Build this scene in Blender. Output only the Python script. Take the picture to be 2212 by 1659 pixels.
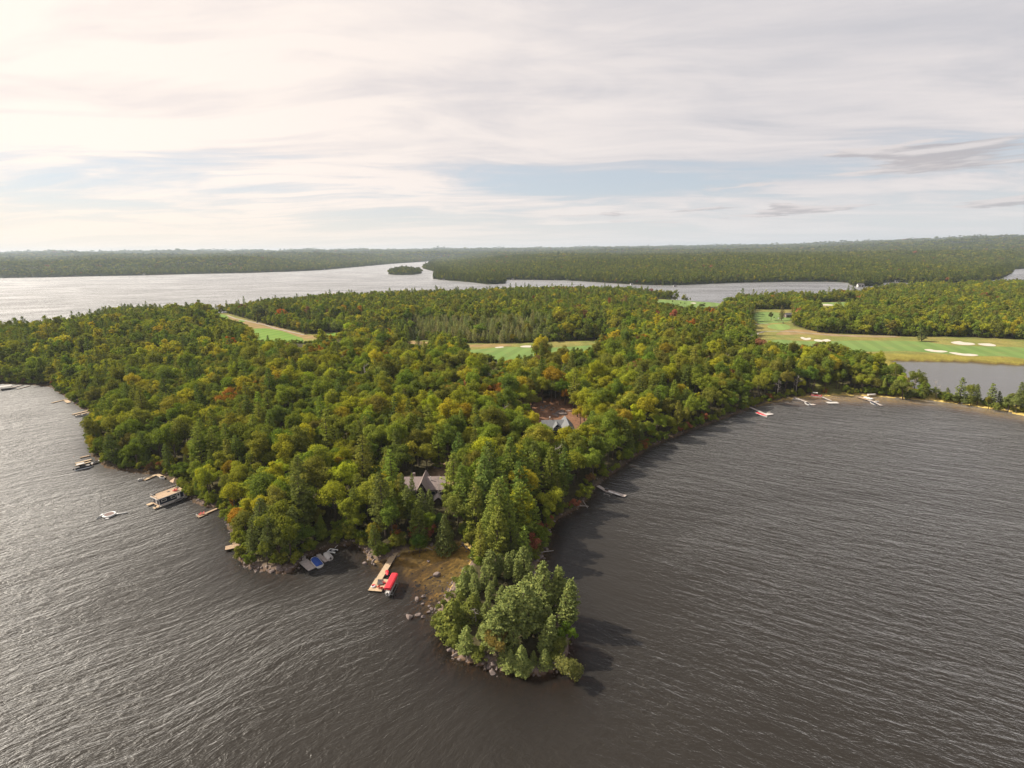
import bpy, bmesh, math, random
import numpy as np
from mathutils import Vector, Matrix

S = bpy.context.scene
for o in list(bpy.data.objects):
    bpy.data.objects.remove(o)

# ------------------------------------------------------------------ camera
CAM_H = 90.0
FPX, CX, CY = 1090.0, 1106.0, 829.5           # focal length and centre for a picture 2212 x 1659
PITCH, ROLL = math.radians(14.63), math.radians(0.7)
_F = np.array([0, math.cos(PITCH), -math.sin(PITCH)])
_U0 = np.array([0, math.sin(PITCH), math.cos(PITCH)])
_R0 = np.array([1.0, 0, 0])
_R = _R0 * math.cos(ROLL) - _U0 * math.sin(ROLL)
_U = _U0 * math.cos(ROLL) + _R0 * math.sin(ROLL)
cam = bpy.data.cameras.new('camera')
cam.sensor_width = 36.0
cam.lens = FPX / 2212 * 36.0
cam.clip_start, cam.clip_end = 1.0, 60000.0
camo = bpy.data.objects.new('camera', cam)
S.collection.objects.link(camo)
mw = Matrix.Identity(4)
for i in range(3):
    mw[i][0], mw[i][1], mw[i][2] = _R[i], _U[i], -_F[i]
mw[2][3] = CAM_H
camo.matrix_world = mw
S.camera = camo

# ------------------------------------------------------------------ sun, sky, exposure
SUN_EL, SUN_AZ = math.radians(41), math.radians(-76)     # azimuth from +Y, clockwise; the sun stands to the left
sun_dir = Vector((math.sin(SUN_AZ) * math.cos(SUN_EL), math.cos(SUN_AZ) * math.cos(SUN_EL), math.sin(SUN_EL)))
sl = bpy.data.lights.new('sun', 'SUN')
sl.energy = 5.0
sl.angle = math.radians(0.6)
sl.color = (1.0, 0.91, 0.77)
so = bpy.data.objects.new('sun', sl)
so.rotation_euler = sun_dir.to_track_quat('Z', 'Y').to_euler()
so.location = (0, 0, 400)
S.collection.objects.link(so)

world = bpy.data.worlds.new('World')
S.world = world
world.use_nodes = True
nt = world.node_tree
nt.nodes.clear()

class NB:
    """small helper to write node trees"""
    def __init__(self, tree):
        self.t = tree
    def n(self, kind, **kw):
        nd = self.t.nodes.new(kind)
        for k, v in kw.items():
            setattr(nd, k, v)
        return nd
    def put(self, sock, v):
        if isinstance(v, bpy.types.NodeSocket):
            self.t.links.new(v, sock)
        elif v is not None:
            sock.default_value = v
    def math(self, op, a, b=None, c=None, clamp=False):
        nd = self.n('ShaderNodeMath', operation=op, use_clamp=clamp)
        for i, v in enumerate((a, b, c)):
            if v is not None:
                self.put(nd.inputs[i], v)
        return nd.outputs[0]
    def vmath(self, op, a, b=None):
        nd = self.n('ShaderNodeVectorMath', operation=op)
        self.put(nd.inputs[0], a)
        if b is not None:
            self.put(nd.inputs[1], b)
        return nd.outputs['Value'] if op in ('DOT_PRODUCT', 'LENGTH') else nd.outputs[0]
    def mix(self, f, a, b, blend='MIX'):
        nd = self.n('ShaderNodeMix', data_type='RGBA', blend_type=blend)
        self.put(nd.inputs[0], f)
        self.put(nd.inputs[6], a)
        self.put(nd.inputs[7], b)
        return nd.outputs[2]
    def fmix(self, f, a, b):
        nd = self.n('ShaderNodeMix', data_type='FLOAT')
        self.put(nd.inputs[0], f)
        self.put(nd.inputs[2], a)
        self.put(nd.inputs[3], b)
        return nd.outputs[0]
    def noise(self, vec, scale, detail=3, rough=0.5, dist=0.0, dim='3D'):
        nd = self.n('ShaderNodeTexNoise', noise_dimensions=dim)
        if vec is not None:
            self.put(nd.inputs['Vector'], vec)
        nd.inputs['Scale'].default_value = scale
        nd.inputs['Detail'].default_value = detail
        nd.inputs['Roughness'].default_value = rough
        nd.inputs['Distortion'].default_value = dist
        return nd.outputs[0]
    def remap(self, v, a, b, c=0.0, d=1.0, smooth=True):
        nd = self.n('ShaderNodeMapRange', interpolation_type='SMOOTHSTEP' if smooth else 'LINEAR')
        self.put(nd.inputs[0], v)
        for i, x in enumerate((a, b, c, d)):
            nd.inputs[i + 1].default_value = x
        return nd.outputs[0]
    def mapping(self, vec, loc=(0, 0, 0), rot=(0, 0, 0), scale=(1, 1, 1)):
        nd = self.n('ShaderNodeMapping')
        self.put(nd.inputs[0], vec)
        nd.inputs[1].default_value = loc
        nd.inputs[2].default_value = rot
        nd.inputs[3].default_value = scale
        return nd.outputs[0]
    def comb(self, x, y, z=0.0):
        nd = self.n('ShaderNodeCombineXYZ')
        for i, v in enumerate((x, y, z)):
            self.put(nd.inputs[i], v)
        return nd.outputs[0]
    def sep(self, v):
        nd = self.n('ShaderNodeSeparateXYZ')
        self.put(nd.inputs[0], v)
        return nd.outputs

w = NB(nt)
tc = w.n('ShaderNodeTexCoord').outputs['Generated']
sky = w.n('ShaderNodeTexSky', sky_type='NISHITA')
sky.sun_disc = False
sky.sun_elevation = SUN_EL
sky.sun_rotation = SUN_AZ
sky.altitude = 300
sky.air_density, sky.dust_density, sky.ozone_density = 1.0, 1.2, 1.0
dx, dy, dz = w.sep(tc)
up = w.math('MAXIMUM', dz, 0.0)
den = w.math('ADD', up, 0.07)
plane = w.comb(w.math('DIVIDE', dx, den), w.math('DIVIDE', dy, den))     # where the ray meets the cirrus sheet
warp = w.noise(plane, 0.35, 2, 0.5)
wv = w.vmath('ADD', plane, w.comb(w.math('MULTIPLY', w.math('SUBTRACT', warp, 0.5), 2.4), w.math('MULTIPLY', w.math('SUBTRACT', warp, 0.5), -1.6)))
mp = w.mapping(wv, loc=(0.7, 2.3, 0), rot=(0, 0, math.radians(18)), scale=(0.32, 0.66, 1))
c1 = w.noise(mp, 1.0, 7, 0.58, 0.5)
mp2 = w.mapping(wv, loc=(3.1, 7.7, 0), rot=(0, 0, math.radians(-30)), scale=(0.5, 1.25, 1))
c2 = w.noise(mp2, 1.2, 6, 0.6, 0.7)
fine = w.noise(w.mapping(wv, rot=(0, 0, math.radians(24)), scale=(1.1, 3.4, 1)), 1.0, 5, 0.62, 0.4)
cirrus = w.math('ADD', w.math('MULTIPLY', c1, 0.58), w.math('ADD', w.math('MULTIPLY', c2, 0.27), w.math('MULTIPLY', fine, 0.15)))
sunward = w.vmath('DOT_PRODUCT', tc, tuple(sun_dir))
az = w.math('ARCTAN2', dx, dy)
glow = w.remap(az, 0.55, -0.85)                          # the veil is lit warmly on the sun's side
low_gap = w.remap(dz, 0.10, 0.24, 0.0, 1.0)              # the sheet thins out towards the horizon, as seen
cov = w.remap(w.math('ADD', cirrus, w.math('MULTIPLY', low_gap, 0.17)), 0.405, 0.57)
thick = w.remap(w.math('ADD', w.math('MULTIPLY', c1, 0.45), w.math('ADD', w.math('MULTIPLY', c2, 0.37), w.math('MULTIPLY', fine, 0.18))), 0.36, 0.62)
thick = w.math('ADD', thick, w.math('MULTIPLY', glow, 0.35), clamp=True)
bright = w.mix(glow, (5.5, 5.1, 5.0, 1), (7.4, 6.5, 5.8, 1))
dull = w.mix(glow, (3.75, 3.7, 3.95, 1), (5.3, 4.8, 4.75, 1))
cloud = w.mix(thick, dull, bright)
blue = w.mix(0.68, w.mix(1.0, sky.outputs[0], (0.7, 0.7, 0.7, 1), 'MULTIPLY'), w.mix(glow, (4.1, 4.45, 4.9, 1), (5.2, 5.35, 5.55, 1)))       # thin veil over the blue
base = w.mix(w.math('MULTIPLY', cov, 0.94), blue, cloud)
# overhead the veil is thinner and the sky behind it deeper
zen = w.remap(dz, 0.40, 0.9)
base = w.mix(zen, base, w.mix(0.5, w.mix(1.0, sky.outputs[0], (0.7, 0.7, 0.7, 1), 'MULTIPLY'), cloud))
# pale band of distant haze just above the hills
band = w.remap(dz, 0.0, 0.12, 1.0, 0.0)
base = w.mix(w.math('MULTIPLY', band, 0.78), base, w.mix(glow, (5.1, 5.05, 5.0, 1), (6.9, 5.9, 4.8, 1)))
# small flat cumulus low in the sky to the right
def cumulus(kx, kz, zlo, zhi, azlo, azhi, th, seed):
    q = w.comb(w.math('MULTIPLY', az, kx), w.math('MULTIPLY', dz, kz), seed)
    q2 = w.comb(w.math('MULTIPLY', az, kx), w.math('ADD', w.math('MULTIPLY', dz, kz), 0.4), seed)
    n_, u_ = w.noise(q, 1.0, 5, 0.55, 0.2), w.noise(q2, 1.0, 5, 0.55, 0.2)
    win = w.math('MULTIPLY', w.remap(dz, zlo, zlo + 0.025), w.remap(dz, zhi - 0.03, zhi, 1.0, 0.0))
    win = w.math('MULTIPLY', win, w.math('MULTIPLY', w.remap(az, azlo, azlo + 0.15), w.remap(az, azhi, azhi + 0.2, 1.0, 0.0)))
    n2_ = w.math('SUBTRACT', n_, w.math('MULTIPLY', w.math('SUBTRACT', 1.0, win), 0.25))
    return w.remap(n2_, th, th + 0.075), w.remap(w.math('SUBTRACT', n_, u_), -0.05, 0.12)
for args in ((5.2, 46.0, 0.085, 0.165, 0.22, 0.78, 0.48, 2.7), (9.0, 95.0, 0.035, 0.095, 0.0, 0.8, 0.505, 8.3)):
    cm_, lt_ = cumulus(*args)
    base = w.mix(w.math('MULTIPLY', cm_, 0.82), base, w.mix(lt_, (3.2, 3.0, 3.1, 1), (5.0, 4.6, 4.5, 1)))
bg = w.n('ShaderNodeBackground')
w.put(bg.inputs[0], base)
bg.inputs[1].default_value = 0.1
out = w.n('ShaderNodeOutputWorld')
nt.links.new(bg.outputs[0], out.inputs[0])
world.cycles.sampling_method = 'MANUAL'
world.cycles.sample_map_resolution = 512

vs = S.view_settings
vs.view_transform = 'Standard'
vs.look = 'None'
vs.exposure = 0.62
vs.gamma = 1.0
vs.use_curve_mapping = False
cy = S.cycles
cy.use_denoising = True
cy.max_bounces = 5
cy.diffuse_bounces = 2
cy.glossy_bounces = 2
cy.transmission_bounces = 2
cy.transparent_max_bounces = 8
cy.volume_bounces = 0
cy.caustics_reflective = False
cy.caustics_refractive = False
cy.sample_clamp_indirect = 4.0

RNG = np.random.default_rng(7)

# ------------------------------------------------------------------ picture point <-> place
def ray(px, py):
    px, py = np.asarray(px, float), np.asarray(py, float)
    a, b = (px - CX) / FPX, (CY - py) / FPX
    return a[..., None] * _R + b[..., None] * _U + _F

def G(px, py, z=0.0):
    """point of the level z that the photograph shows at (px, py)"""
    d = ray(px, py)
    t = (z - CAM_H) / np.minimum(d[..., 2], -1e-4)
    p = d * np.asarray(t)[..., None]
    return np.stack([p[..., 0], p[..., 1], np.zeros_like(p[..., 0]) + z], -1)

def proj(P):
    v = np.asarray(P, float) - np.array([0, 0, CAM_H])
    zf = np.maximum(v @ _F, 1e-3)
    return CX + FPX * (v @ _R) / zf, CY - FPX * (v @ _U) / zf

def crop(x0, y0, wsrc, wout=2212.0):
    """coordinates read in an enlarged crop -> picture coordinates"""
    k = wsrc / wout
    return lambda x, y: ((x0 + x * k) / 1.44665, (y0 + y * k) / 1.44665)

def inside(x, y, poly):
    x, y = np.asarray(x), np.asarray(y)
    r = np.zeros(x.shape, bool)
    n = len(poly)
    for i in range(n):
        x1, y1 = poly[i]
        x2, y2 = poly[(i + 1) % n]
        if y1 == y2:
            continue
        c = ((y1 > y) != (y2 > y)) & (x < (x2 - x1) * (y - y1) / (y2 - y1) + x1)
        r ^= c
    return r

def edist(x, y, poly):
    d2 = np.full(np.shape(x), 1e18)
    n = len(poly)
    for i in range(n):
        x1, y1 = poly[i]
        x2, y2 = poly[(i + 1) % n]
        ax, ay = x2 - x1, y2 - y1
        L = ax * ax + ay * ay + 1e-9
        t = np.clip(((x - x1) * ax + (y - y1) * ay) / L, 0, 1)
        d2 = np.minimum(d2, (x - x1 - t * ax) ** 2 + (y - y1 - t * ay) ** 2)
    return np.sqrt(d2)

def sdist(x, y, poly):
    d = edist(x, y, poly)
    return np.where(inside(x, y, poly), d, -d)

def smooth(a, b, x):
    t = np.clip((np.asarray(x, float) - a) / (b - a), 0, 1)
    return t * t * (3 - 2 * t)

def waves(x, y, s, seed):
    """cheap smooth noise, about -1..1"""
    r = np.random.default_rng(seed)
    v = 0
    for k in range(5):
        a = r.uniform(0, 2 * math.pi)
        f = (1.0 + 0.75 * k) / s
        v = v + np.sin((x * math.cos(a) + y * math.sin(a)) * f * 2 * math.pi + r.uniform(0, 6.28)) / (1 + 0.6 * k)
    return v / 2.4

# ------------------------------------------------------------------ shorelines
near_shore = [(2212, 897), (2173, 887), (2125, 879), (2077, 872), (2040, 868), (2000, 863), (1959, 860), (1925, 857), (1890, 854),
    (1850, 853), (1800, 853), (1760, 855), (1720, 859), (1690, 864), (1650, 872), (1615, 884), (1575, 899), (1535, 914),
    (1490, 930), (1440, 950), (1400, 968), (1370, 988), (1335, 1013), (1304, 1036), (1287, 1051), (1270, 1076), (1250, 1097),
    (1225, 1110), (1204, 1119), (1190, 1140), (1181, 1165), (1174, 1195), (1160, 1215), (1155, 1232), (1172, 1262), (1196, 1295),
    (1216, 1335), (1228, 1375), (1229, 1405), (1216, 1432), (1195, 1450), (1165, 1456), (1135, 1455), (1100, 1450), (1072, 1444),
    (1045, 1438), (1020, 1430), (998, 1424), (978, 1414), (974, 1383), (962, 1368), (951, 1356), (944, 1333), (947, 1312),
    (964, 1290), (986, 1254), (1010, 1225), (1026, 1203), (1016, 1184), (1000, 1171), (970, 1174), (937, 1183), (900, 1190),
    (868, 1194), (845, 1205), (815, 1214), (796, 1207), (788, 1190), (767, 1172), (728, 1178), (705, 1184), (688, 1190),
    (657, 1206), (640, 1222), (626, 1235), (607, 1237), (589, 1233), (570, 1232), (551, 1229), (529, 1221), (518, 1209),
    (513, 1195), (508, 1180), (503, 1157), (496, 1145), (490, 1130), (488, 1114), (476, 1097), (455, 1096), (435, 1090), (415, 1081),
    (402, 1068), (390, 1050), (372, 1038), (357, 1030), (340, 1023), (313, 1023), (275, 1017), (238, 1011), (222, 1004),
    (209, 996), (199, 980), (192, 960), (194, 935), (199, 910), (195, 891), (170, 877), (145, 858), (120, 843), (113, 836), (90, 833),
    (66, 831), (30, 830), (0, 829), (-120, 828), (-330, 815)]
back_shore = [(-330, 703), (-100, 702), (0, 697), (60, 694), (110, 690), (150, 681), (200, 664), (222, 654), (290, 651), (350, 655), (420, 655),
    (480, 648), (600, 641), (700, 632), (800, 627), (900, 625), (1000, 622), (1100, 618), (1250, 616), (1380, 617),
    (1470, 625), (1560, 630), (1640, 627), (1760, 624), (1850, 619), (1900, 611), (1960, 606), (2050, 604), (2160, 600), (2300, 596), (2480, 590)]
MAIN = [tuple(G(x, y, 0)[:2]) for x, y in near_shore] + [tuple(G(x, y, 21)[:2]) for x, y in back_shore]
e0 = G(2480, 960, 0)
MAIN += [(e0[0] + 420, e0[1] + 420), (e0[0] + 60, e0[1])]
far_shore = [(-700, 614), (-200, 607), (0, 601), (110, 599), (200, 597), (312, 595), (420, 592), (531, 590), (620, 587), (691, 584),
    (770, 577), (847, 570), (916, 565.5), (934, 564), (926, 571), (912, 580), (935, 586), (943, 589), (936, 595), (935, 603),
    (965, 606), (1004, 609), (1026, 611), (1054, 615), (1093, 612.5), (1093, 604.5), (1150, 605), (1222, 606), (1290, 610),
    (1363, 615), (1450, 617), (1521, 614), (1600, 611), (1708, 609), (1800, 609), (1830, 611), (1838, 617), (1852, 620), (1905, 617),
    (1911, 611), (1935, 610), (1952, 611), (2000, 613), (2080, 611), (2160, 604), (2186, 592), (2192, 582), (2240, 579), (2460, 573)]
FAR = [tuple(G(x, y, 0)[:2]) for x, y in far_shore] + [(17500, 9000), (17500, 17500), (-17500, 17500), (-17500, 7000)]
isle = [(837, 592), (850, 594), (870, 594.5), (895, 593.5), (910, 591), (912, 588), (900, 586), (880, 585), (855, 586), (840, 589)]
ISLE = [tuple(G(x, y, 0)[:2]) for x, y in isle]
pond = [(1924, 779), (1960, 780), (2020, 781), (2090, 782), (2150, 786), (2212, 789), (2320, 797), (2360, 850), (2300, 885), (2212, 880),
    (2150, 871), (2085, 859), (2030, 852), (1985, 846), (1968, 835), (1960, 815), (1940, 795)]
POND = [tuple(G(x, y, 0)[:2]) for x, y in pond]
channel = [(2073, 874), (2083, 875), (2090, 858), (2080, 857)]
CHAN = [tuple(G(x, y, 0)[:2]) for x, y in channel]

GZ = 2.0                                               # level of the golf course
def gpoly(pts):
    return [tuple(G(x, y, GZ)[:2]) for x, y in pts]
r3 = crop(2200, 750, 1000)
rg = crop(1900, 850, 900)
rf = crop(600, 940, 900)
r2 = crop(1000, 750, 1000)
GOLF_R = gpoly([r3(330, 480), r3(600, 480), r3(610, 590), r3(770, 640), r3(1100, 655), r3(1400, 668), r3(1800, 672), r3(2212, 690), (2420, 770), (2420, 805),
    r3(2212, 862), r3(2000, 855), r3(1700, 838), r3(1290, 830), r3(1150, 830), r3(900, 790), r3(600, 770), r3(380, 720), r3(330, 640)])
GOLF_L = gpoly([rf(100, 95), rf(260, 95), rf(420, 140), rf(580, 190), rf(760, 230), rf(880, 258), rf(1090, 240), rf(1200, 255), rf(1180, 300), rf(900, 340),
    rf(600, 350), rf(470, 330), rf(440, 220), rf(330, 170), rf(200, 140)])
GOLF_M = gpoly([r2(540, 695), r2(700, 690), r2(1000, 715), r2(1300, 715), r2(1700, 700), r2(2000, 690), r2(1960, 760), r2(1560, 830), r2(1250, 850), r2(1000, 800), r2(560, 730)])
GOLF_B = gpoly([rg(180, 215), rg(350, 205), rg(700, 225), rg(900, 235), rg(1010, 240), rg(880, 275), rg(600, 285), rg(350, 250)])
GOLF_C = gpoly([rg(1530, 235), rg(1900, 225), rg(2000, 245), rg(1800, 290), rg(1560, 300), rg(1500, 285)])
GOLF = [GOLF_R, GOLF_L, GOLF_M, GOLF_B, GOLF_C]

near_fine = [tuple(G(x, y, 0)[:2]) for x, y in near_shore]
cove_c = G(945, 1225, 0)
beach_c = [G(x, 862, 0) for x in (1740, 1800, 1860, 1920, 1980, 2040)] + [G(2100, 880, 0), G(2170, 893, 0), G(2240, 905, 0)]
tipl_c = G(950, 1390, 0)
lbay_c = G(290, 1030, 0)
clear_c = G(1195, 893, 9)

def shore_d(x, y):
    """signed distance to the water's edge, land positive"""
    d = sdist(x, y, MAIN)
    dp = sdist(x, y, POND)
    dc = sdist(x, y, CHAN)
    d = np.minimum(d, -np.maximum(dp, dc))
    d = np.maximum(d, sdist(x, y, FAR))
    return np.maximum(d, sdist(x, y, ISLE))

def height(x, y):
    x, y = np.asarray(x, float), np.asarray(y, float)
    r = np.hypot(x, y)
    dm = sdist(x, y, MAIN)
    dpond = -np.maximum(sdist(x, y, POND), sdist(x, y, CHAN))
    dm2 = np.minimum(dm, dpond)
    df = sdist(x, y, FAR)
    di = sdist(x, y, ISLE)
    # near land
    hm = 0.9 * (1 - np.exp(-np.maximum(dm2, 0) / 1.5)) + 9.0 * (1 - np.exp(-np.maximum(dm2, 0) / 55.0))
    hm = hm + smooth(20, 120, dm) * (2.5 * waves(x, y, 170, 3) + 1.0 * waves(x, y, 60, 4))
    c = G(420, 690, 20)
    hm = hm + 9.0 * np.exp(-(((x - c[0]) / 170) ** 2 + ((y - c[1]) / 170) ** 2)) * smooth(5, 80, dm)
    low = smooth(500, 800, r) * smooth(250, 420, x) * 4
    hm = np.maximum(hm - low * smooth(10, 60, dm2), 0.5)
    for g in GOLF:
        s = sdist(x, y, g)
        k = smooth(-45, -4, s) * smooth(-1, 4, dm2)
        hm = hm * (1 - k) + GZ * k
    # far land
    amp = 52 + 26 * smooth(2600, 4200, r) + 50 * smooth(5000, 9000, r) + 60 * smooth(9000, 14000, r)
    azr = np.arctan2(x, y)
    amp = amp * (1 - 0.38 * np.exp(-((r - 4500) / 650) ** 2) - 0.22 * np.exp(-((r - 7600) / 900) ** 2)) * (1 + 0.22 * smooth(4500, 6500, r) * waves(x, y, 2600, 15))
    amp = amp - 8 + 16 * smooth(-0.05, -0.5, azr) * smooth(1800, 3300, r) + 85 * smooth(0.45, 0.78, azr) * smooth(4500, 8000, r)
    hf = amp * smooth(0, 750, df) * (0.80 + 0.17 * waves(x, y, 1500, 11) + 0.12 * waves(x, y, 560, 12) + 0.05 * waves(x, y, 230, 13)) + 4 * smooth(0, 30, df)
    hi = 16 * smooth(0, 130, di) + 1.5 * smooth(0, 8, di)
    land = np.where(df > 0, hf, np.where(di > 0, hi, hm))
    sd = np.maximum(np.maximum(dm2, df), di)
    # lake bed: slope varies from place to place
    k = 0.26 + 0.07 * waves(x, y, 40, 8)
    near = r < 900
    kc = np.exp(-(((x - cove_c[0]) / 15) ** 2 + ((y - cove_c[1]) / 13) ** 2))
    kt = np.exp(-(((x - tipl_c[0]) / 9) ** 2 + ((y - tipl_c[1]) / 12) ** 2))
    k = k * (1 - 0.86 * np.clip(kc * 1.5, 0, 1)) * (1 - 0.55 * np.clip(kt, 0, 1))
    for b in beach_c:
        k = k * (1 - 0.62 * np.exp(-(((x - b[0]) / 26) ** 2 + ((y - b[1]) / 22) ** 2)))
    k = k * (1 - 0.5 * np.exp(-(((x - lbay_c[0]) / 18) ** 2 + ((y - lbay_c[1]) / 14) ** 2)))
    bed = -np.minimum(k * np.maximum(-sd, 0) + 0.02, 8)
    bed = np.where(dpond < 0, -np.minimum(0.12 * np.maximum(-dpond, 0) + 0.02, 2.0), bed)
    return np.where(sd > 0, land, bed), sd

def ground_at(px, py, above=0.0, it=12):
    """ground point seen at (px, py); above = metres over the ground of the point that is seen"""
    z = 6.0
    for _ in range(it):
        p = G(px, py, z + above)
        h, s = height(p[0], p[1])
        z = 0.5 * z + 0.5 * max(float(h), 0.0)
    p = G(px, py, z + above)
    return np.array([p[0], p[1], max(float(height(p[0], p[1])[0]), 0.0)])

# ------------------------------------------------------------------ mesh helpers
def raw_mesh(name, verts, faces4=None, mats=(), tris=None, mat_idx=None, smooth_shade=False):
    """mesh from numpy arrays (quads and/or triangles)"""
    me = bpy.data.meshes.new(name)
    verts = np.asarray(verts, np.float32)
    nq = 0 if faces4 is None else len(faces4)
    ntri = 0 if tris is None else len(tris)
    me.vertices.add(len(verts))
    me.vertices.foreach_set('co', verts.ravel())
    li = []
    if nq:
        li.append(np.asarray(faces4, np.int32).ravel())
    if ntri:
        li.append(np.asarray(tris, np.int32).ravel())
    li = np.concatenate(li)
    me.loops.add(len(li))
    me.loops.foreach_set('vertex_index', li)
    me.polygons.add(nq + ntri)
    st = np.concatenate([np.arange(nq) * 4, nq * 4 + np.arange(ntri) * 3]).astype(np.int32)
    me.polygons.foreach_set('loop_start', st)
    if mat_idx is not None:
        me.polygons.foreach_set('material_index', np.asarray(mat_idx, np.int32))
    me.polygons.foreach_set('use_smooth', np.full(nq + ntri, smooth_shade))
    for m in mats:
        me.materials.append(m)
    me.update()
    me.validate()
    return me

def link(name, me, parent=None, loc=None, rot=None, scale=None):
    o = bpy.data.objects.new(name, me)
    S.collection.objects.link(o)
    if parent is not None:
        o.parent = parent
    if loc is not None:
        o.location = [float(v) for v in loc]
    if rot is not None:
        o.rotation_euler = rot
    if scale is not None:
        o.scale = scale
    return o

def thing(name, label, cat, loc=(0, 0, 0), rz=0.0, group=None):
    o = link(name, None, loc=loc, rot=(0, 0, rz))
    o.empty_display_size = 0.5
    o['label'], o['category'] = label, cat
    if group:
        o['group'] = group
    return o

def tag(o, label=None, cat=None, group=None, kind=None):
    if label: o['label'] = label
    if cat: o['category'] = cat
    if group: o['group'] = group
    if kind: o['kind'] = kind
    return o

class MB:
    """collects boxes, tubes, lofts; build() links them as ONE mesh"""
    def __init__(self):
        self.bm = bmesh.new()
    def box(self, c, s, rz=0.0, rx=0.0, ry=0.0, bev=0.0):
        m = Matrix.Translation(c) @ Matrix.Rotation(rz, 4, 'Z') @ Matrix.Rotation(ry, 4, 'Y') @ Matrix.Rotation(rx, 4, 'X') @ Matrix.Diagonal((s[0], s[1], s[2], 1))
        r = bmesh.ops.create_cube(self.bm, size=1.0, matrix=m)
        if bev:
            es = list({e for v in r['verts'] for e in v.link_edges})
            bmesh.ops.bevel(self.bm, geom=es, offset=bev, segments=1, affect='EDGES')
        return self
    def tube(self, pts, rad, seg=6, cap=True):
        pts = [Vector(p) for p in pts]
        rs = rad if hasattr(rad, '__len__') else [rad] * len(pts)
        rings = []
        for i, p in enumerate(pts):
            t = (pts[min(i + 1, len(pts) - 1)] - pts[max(i - 1, 0)]).normalized()
            a = t.cross(Vector((0, 0, 1)))
            if a.length < 1e-3:
                a = t.cross(Vector((1, 0, 0)))
            a.normalize()
            b = t.cross(a)
            rings.append([self.bm.verts.new(p + (a * math.cos(k * 2 * math.pi / seg) + b * math.sin(k * 2 * math.pi / seg)) * rs[i]) for k in range(seg)])
        for r1, r2 in zip(rings, rings[1:]):
            for k in range(seg):
                self.bm.faces.new((r1[k], r1[(k + 1) % seg], r2[(k + 1) % seg], r2[k]))
        if cap:
            self.bm.faces.new(rings[0][::-1])
            self.bm.faces.new(rings[-1])
        return self
    def loft(self, rings, cap=True, closed=True):
        vs = [[self.bm.verts.new(p) for p in r] for r in rings]
        n = len(vs[0])
        for r1, r2 in zip(vs, vs[1:]):
            for k in range(n if closed else n - 1):
                self.bm.faces.new((r1[k], r1[(k + 1) % n], r2[(k + 1) % n], r2[k]))
        if cap:
            self.bm.faces.new(vs[0][::-1])
            self.bm.faces.new(vs[-1])
        return self
    def poly(self, pts):
        self.bm.faces.new([self.bm.verts.new(p) for p in pts])
        return self
    def slab(self, pts, th):
        """polygon given by its top corners, with thickness below"""
        a = [self.bm.verts.new(p) for p in pts]
        b = [self.bm.verts.new((p[0], p[1], p[2] - th)) for p in pts]
        n = len(a)
        self.bm.faces.new(a)
        self.bm.faces.new(b[::-1])
        for k in range(n):
            self.bm.faces.new((a[k], b[k], b[(k + 1) % n], a[(k + 1) % n]))
        return self
    def build(self, name, mat, parent=None, loc=None, rot=None, smooth_shade=False):
        bmesh.ops.recalc_face_normals(self.bm, faces=self.bm.faces)
        me = bpy.data.meshes.new(name)
        self.bm.to_mesh(me)
        self.bm.free()
        me.materials.append(mat)
        if smooth_shade:
            for p in me.polygons:
                p.use_smooth = True
        return link(name, me, parent, loc, rot)

# ------------------------------------------------------------------ materials
def new_mat(name):
    m = bpy.data.materials.new(name)
    m.use_nodes = True
    m.node_tree.nodes.clear()
    b = NB(m.node_tree)
    o = b.n('ShaderNodeOutputMaterial')
    return m, b, o

def simple(name, col, rough=0.6, var=0.15, scale=3.0, metal=0.0, bump=0.0, stretch=(1, 1, 1), spec=0.3):
    m, b, o = new_mat(name)
    p = b.n('ShaderNodeBsdfPrincipled')
    pos = b.n('ShaderNodeTexCoord').outputs['Object']
    nz = b.noise(b.mapping(pos, scale=stretch), scale, 4, 0.6)
    f = b.remap(nz, 0.3, 0.7, 1 - var, 1 + var, False)
    c = b.mix(1.0, (*col, 1), b.comb(f, f, f), 'MULTIPLY')
    b.put(p.inputs['Base Color'], c)
    p.inputs['Roughness'].default_value = rough
    p.inputs['Metallic'].default_value = metal
    p.inputs['Specular IOR Level'].default_value = spec
    if bump:
        bp = b.n('ShaderNodeBump')
        bp.inputs['Strength'].default_value = bump
        bp.inputs['Distance'].default_value = 0.05
        b.put(bp.inputs['Height'], nz)
        b.put(p.inputs['Normal'], bp.outputs[0])
    b.t.links.new(p.outputs[0], o.inputs[0])
    return m

def leaf_material(name, default, trans=0.35, spread=0.35):
    m, b, o = new_mat(name)
    at = b.n('ShaderNodeAttribute', attribute_type='INSTANCER', attribute_name='tint')
    geo = b.n('ShaderNodeNewGeometry')
    has = b.math('GREATER_THAN', at.outputs['Fac'], 0.0001)
    col = b.mix(has, (*default, 1), at.outputs['Color'])
    r = geo.outputs['Random Per Island']
    f = b.remap(r, 0, 1, 1 - spread, 1 + spread, False)
    warm = b.mix(b.remap(r, 0.0, 1.0, 0.0, 1.0, False), (0.93, 1.04, 1.0, 1), (1.06, 1.0, 0.82, 1))
    col = b.mix(1.0, col, warm, 'MULTIPLY')
    col = b.mix(1.0, col, b.comb(f, f, f), 'MULTIPLY')
    d = b.n('ShaderNodeBsdfDiffuse')
    t = b.n('ShaderNodeBsdfTranslucent')
    b.put(d.inputs[0], col)
    b.put(t.inputs[0], b.mix(1.0, col, (1.15, 1.2, 0.7, 1), 'MULTIPLY'))
    mx = b.n('ShaderNodeMixShader')
    mx.inputs[0].default_value = trans
    b.t.links.new(d.outputs[0], mx.inputs[1])
    b.t.links.new(t.outputs[0], mx.inputs[2])
    b.t.links.new(mx.outputs[0], o.inputs[0])
    return m

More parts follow.
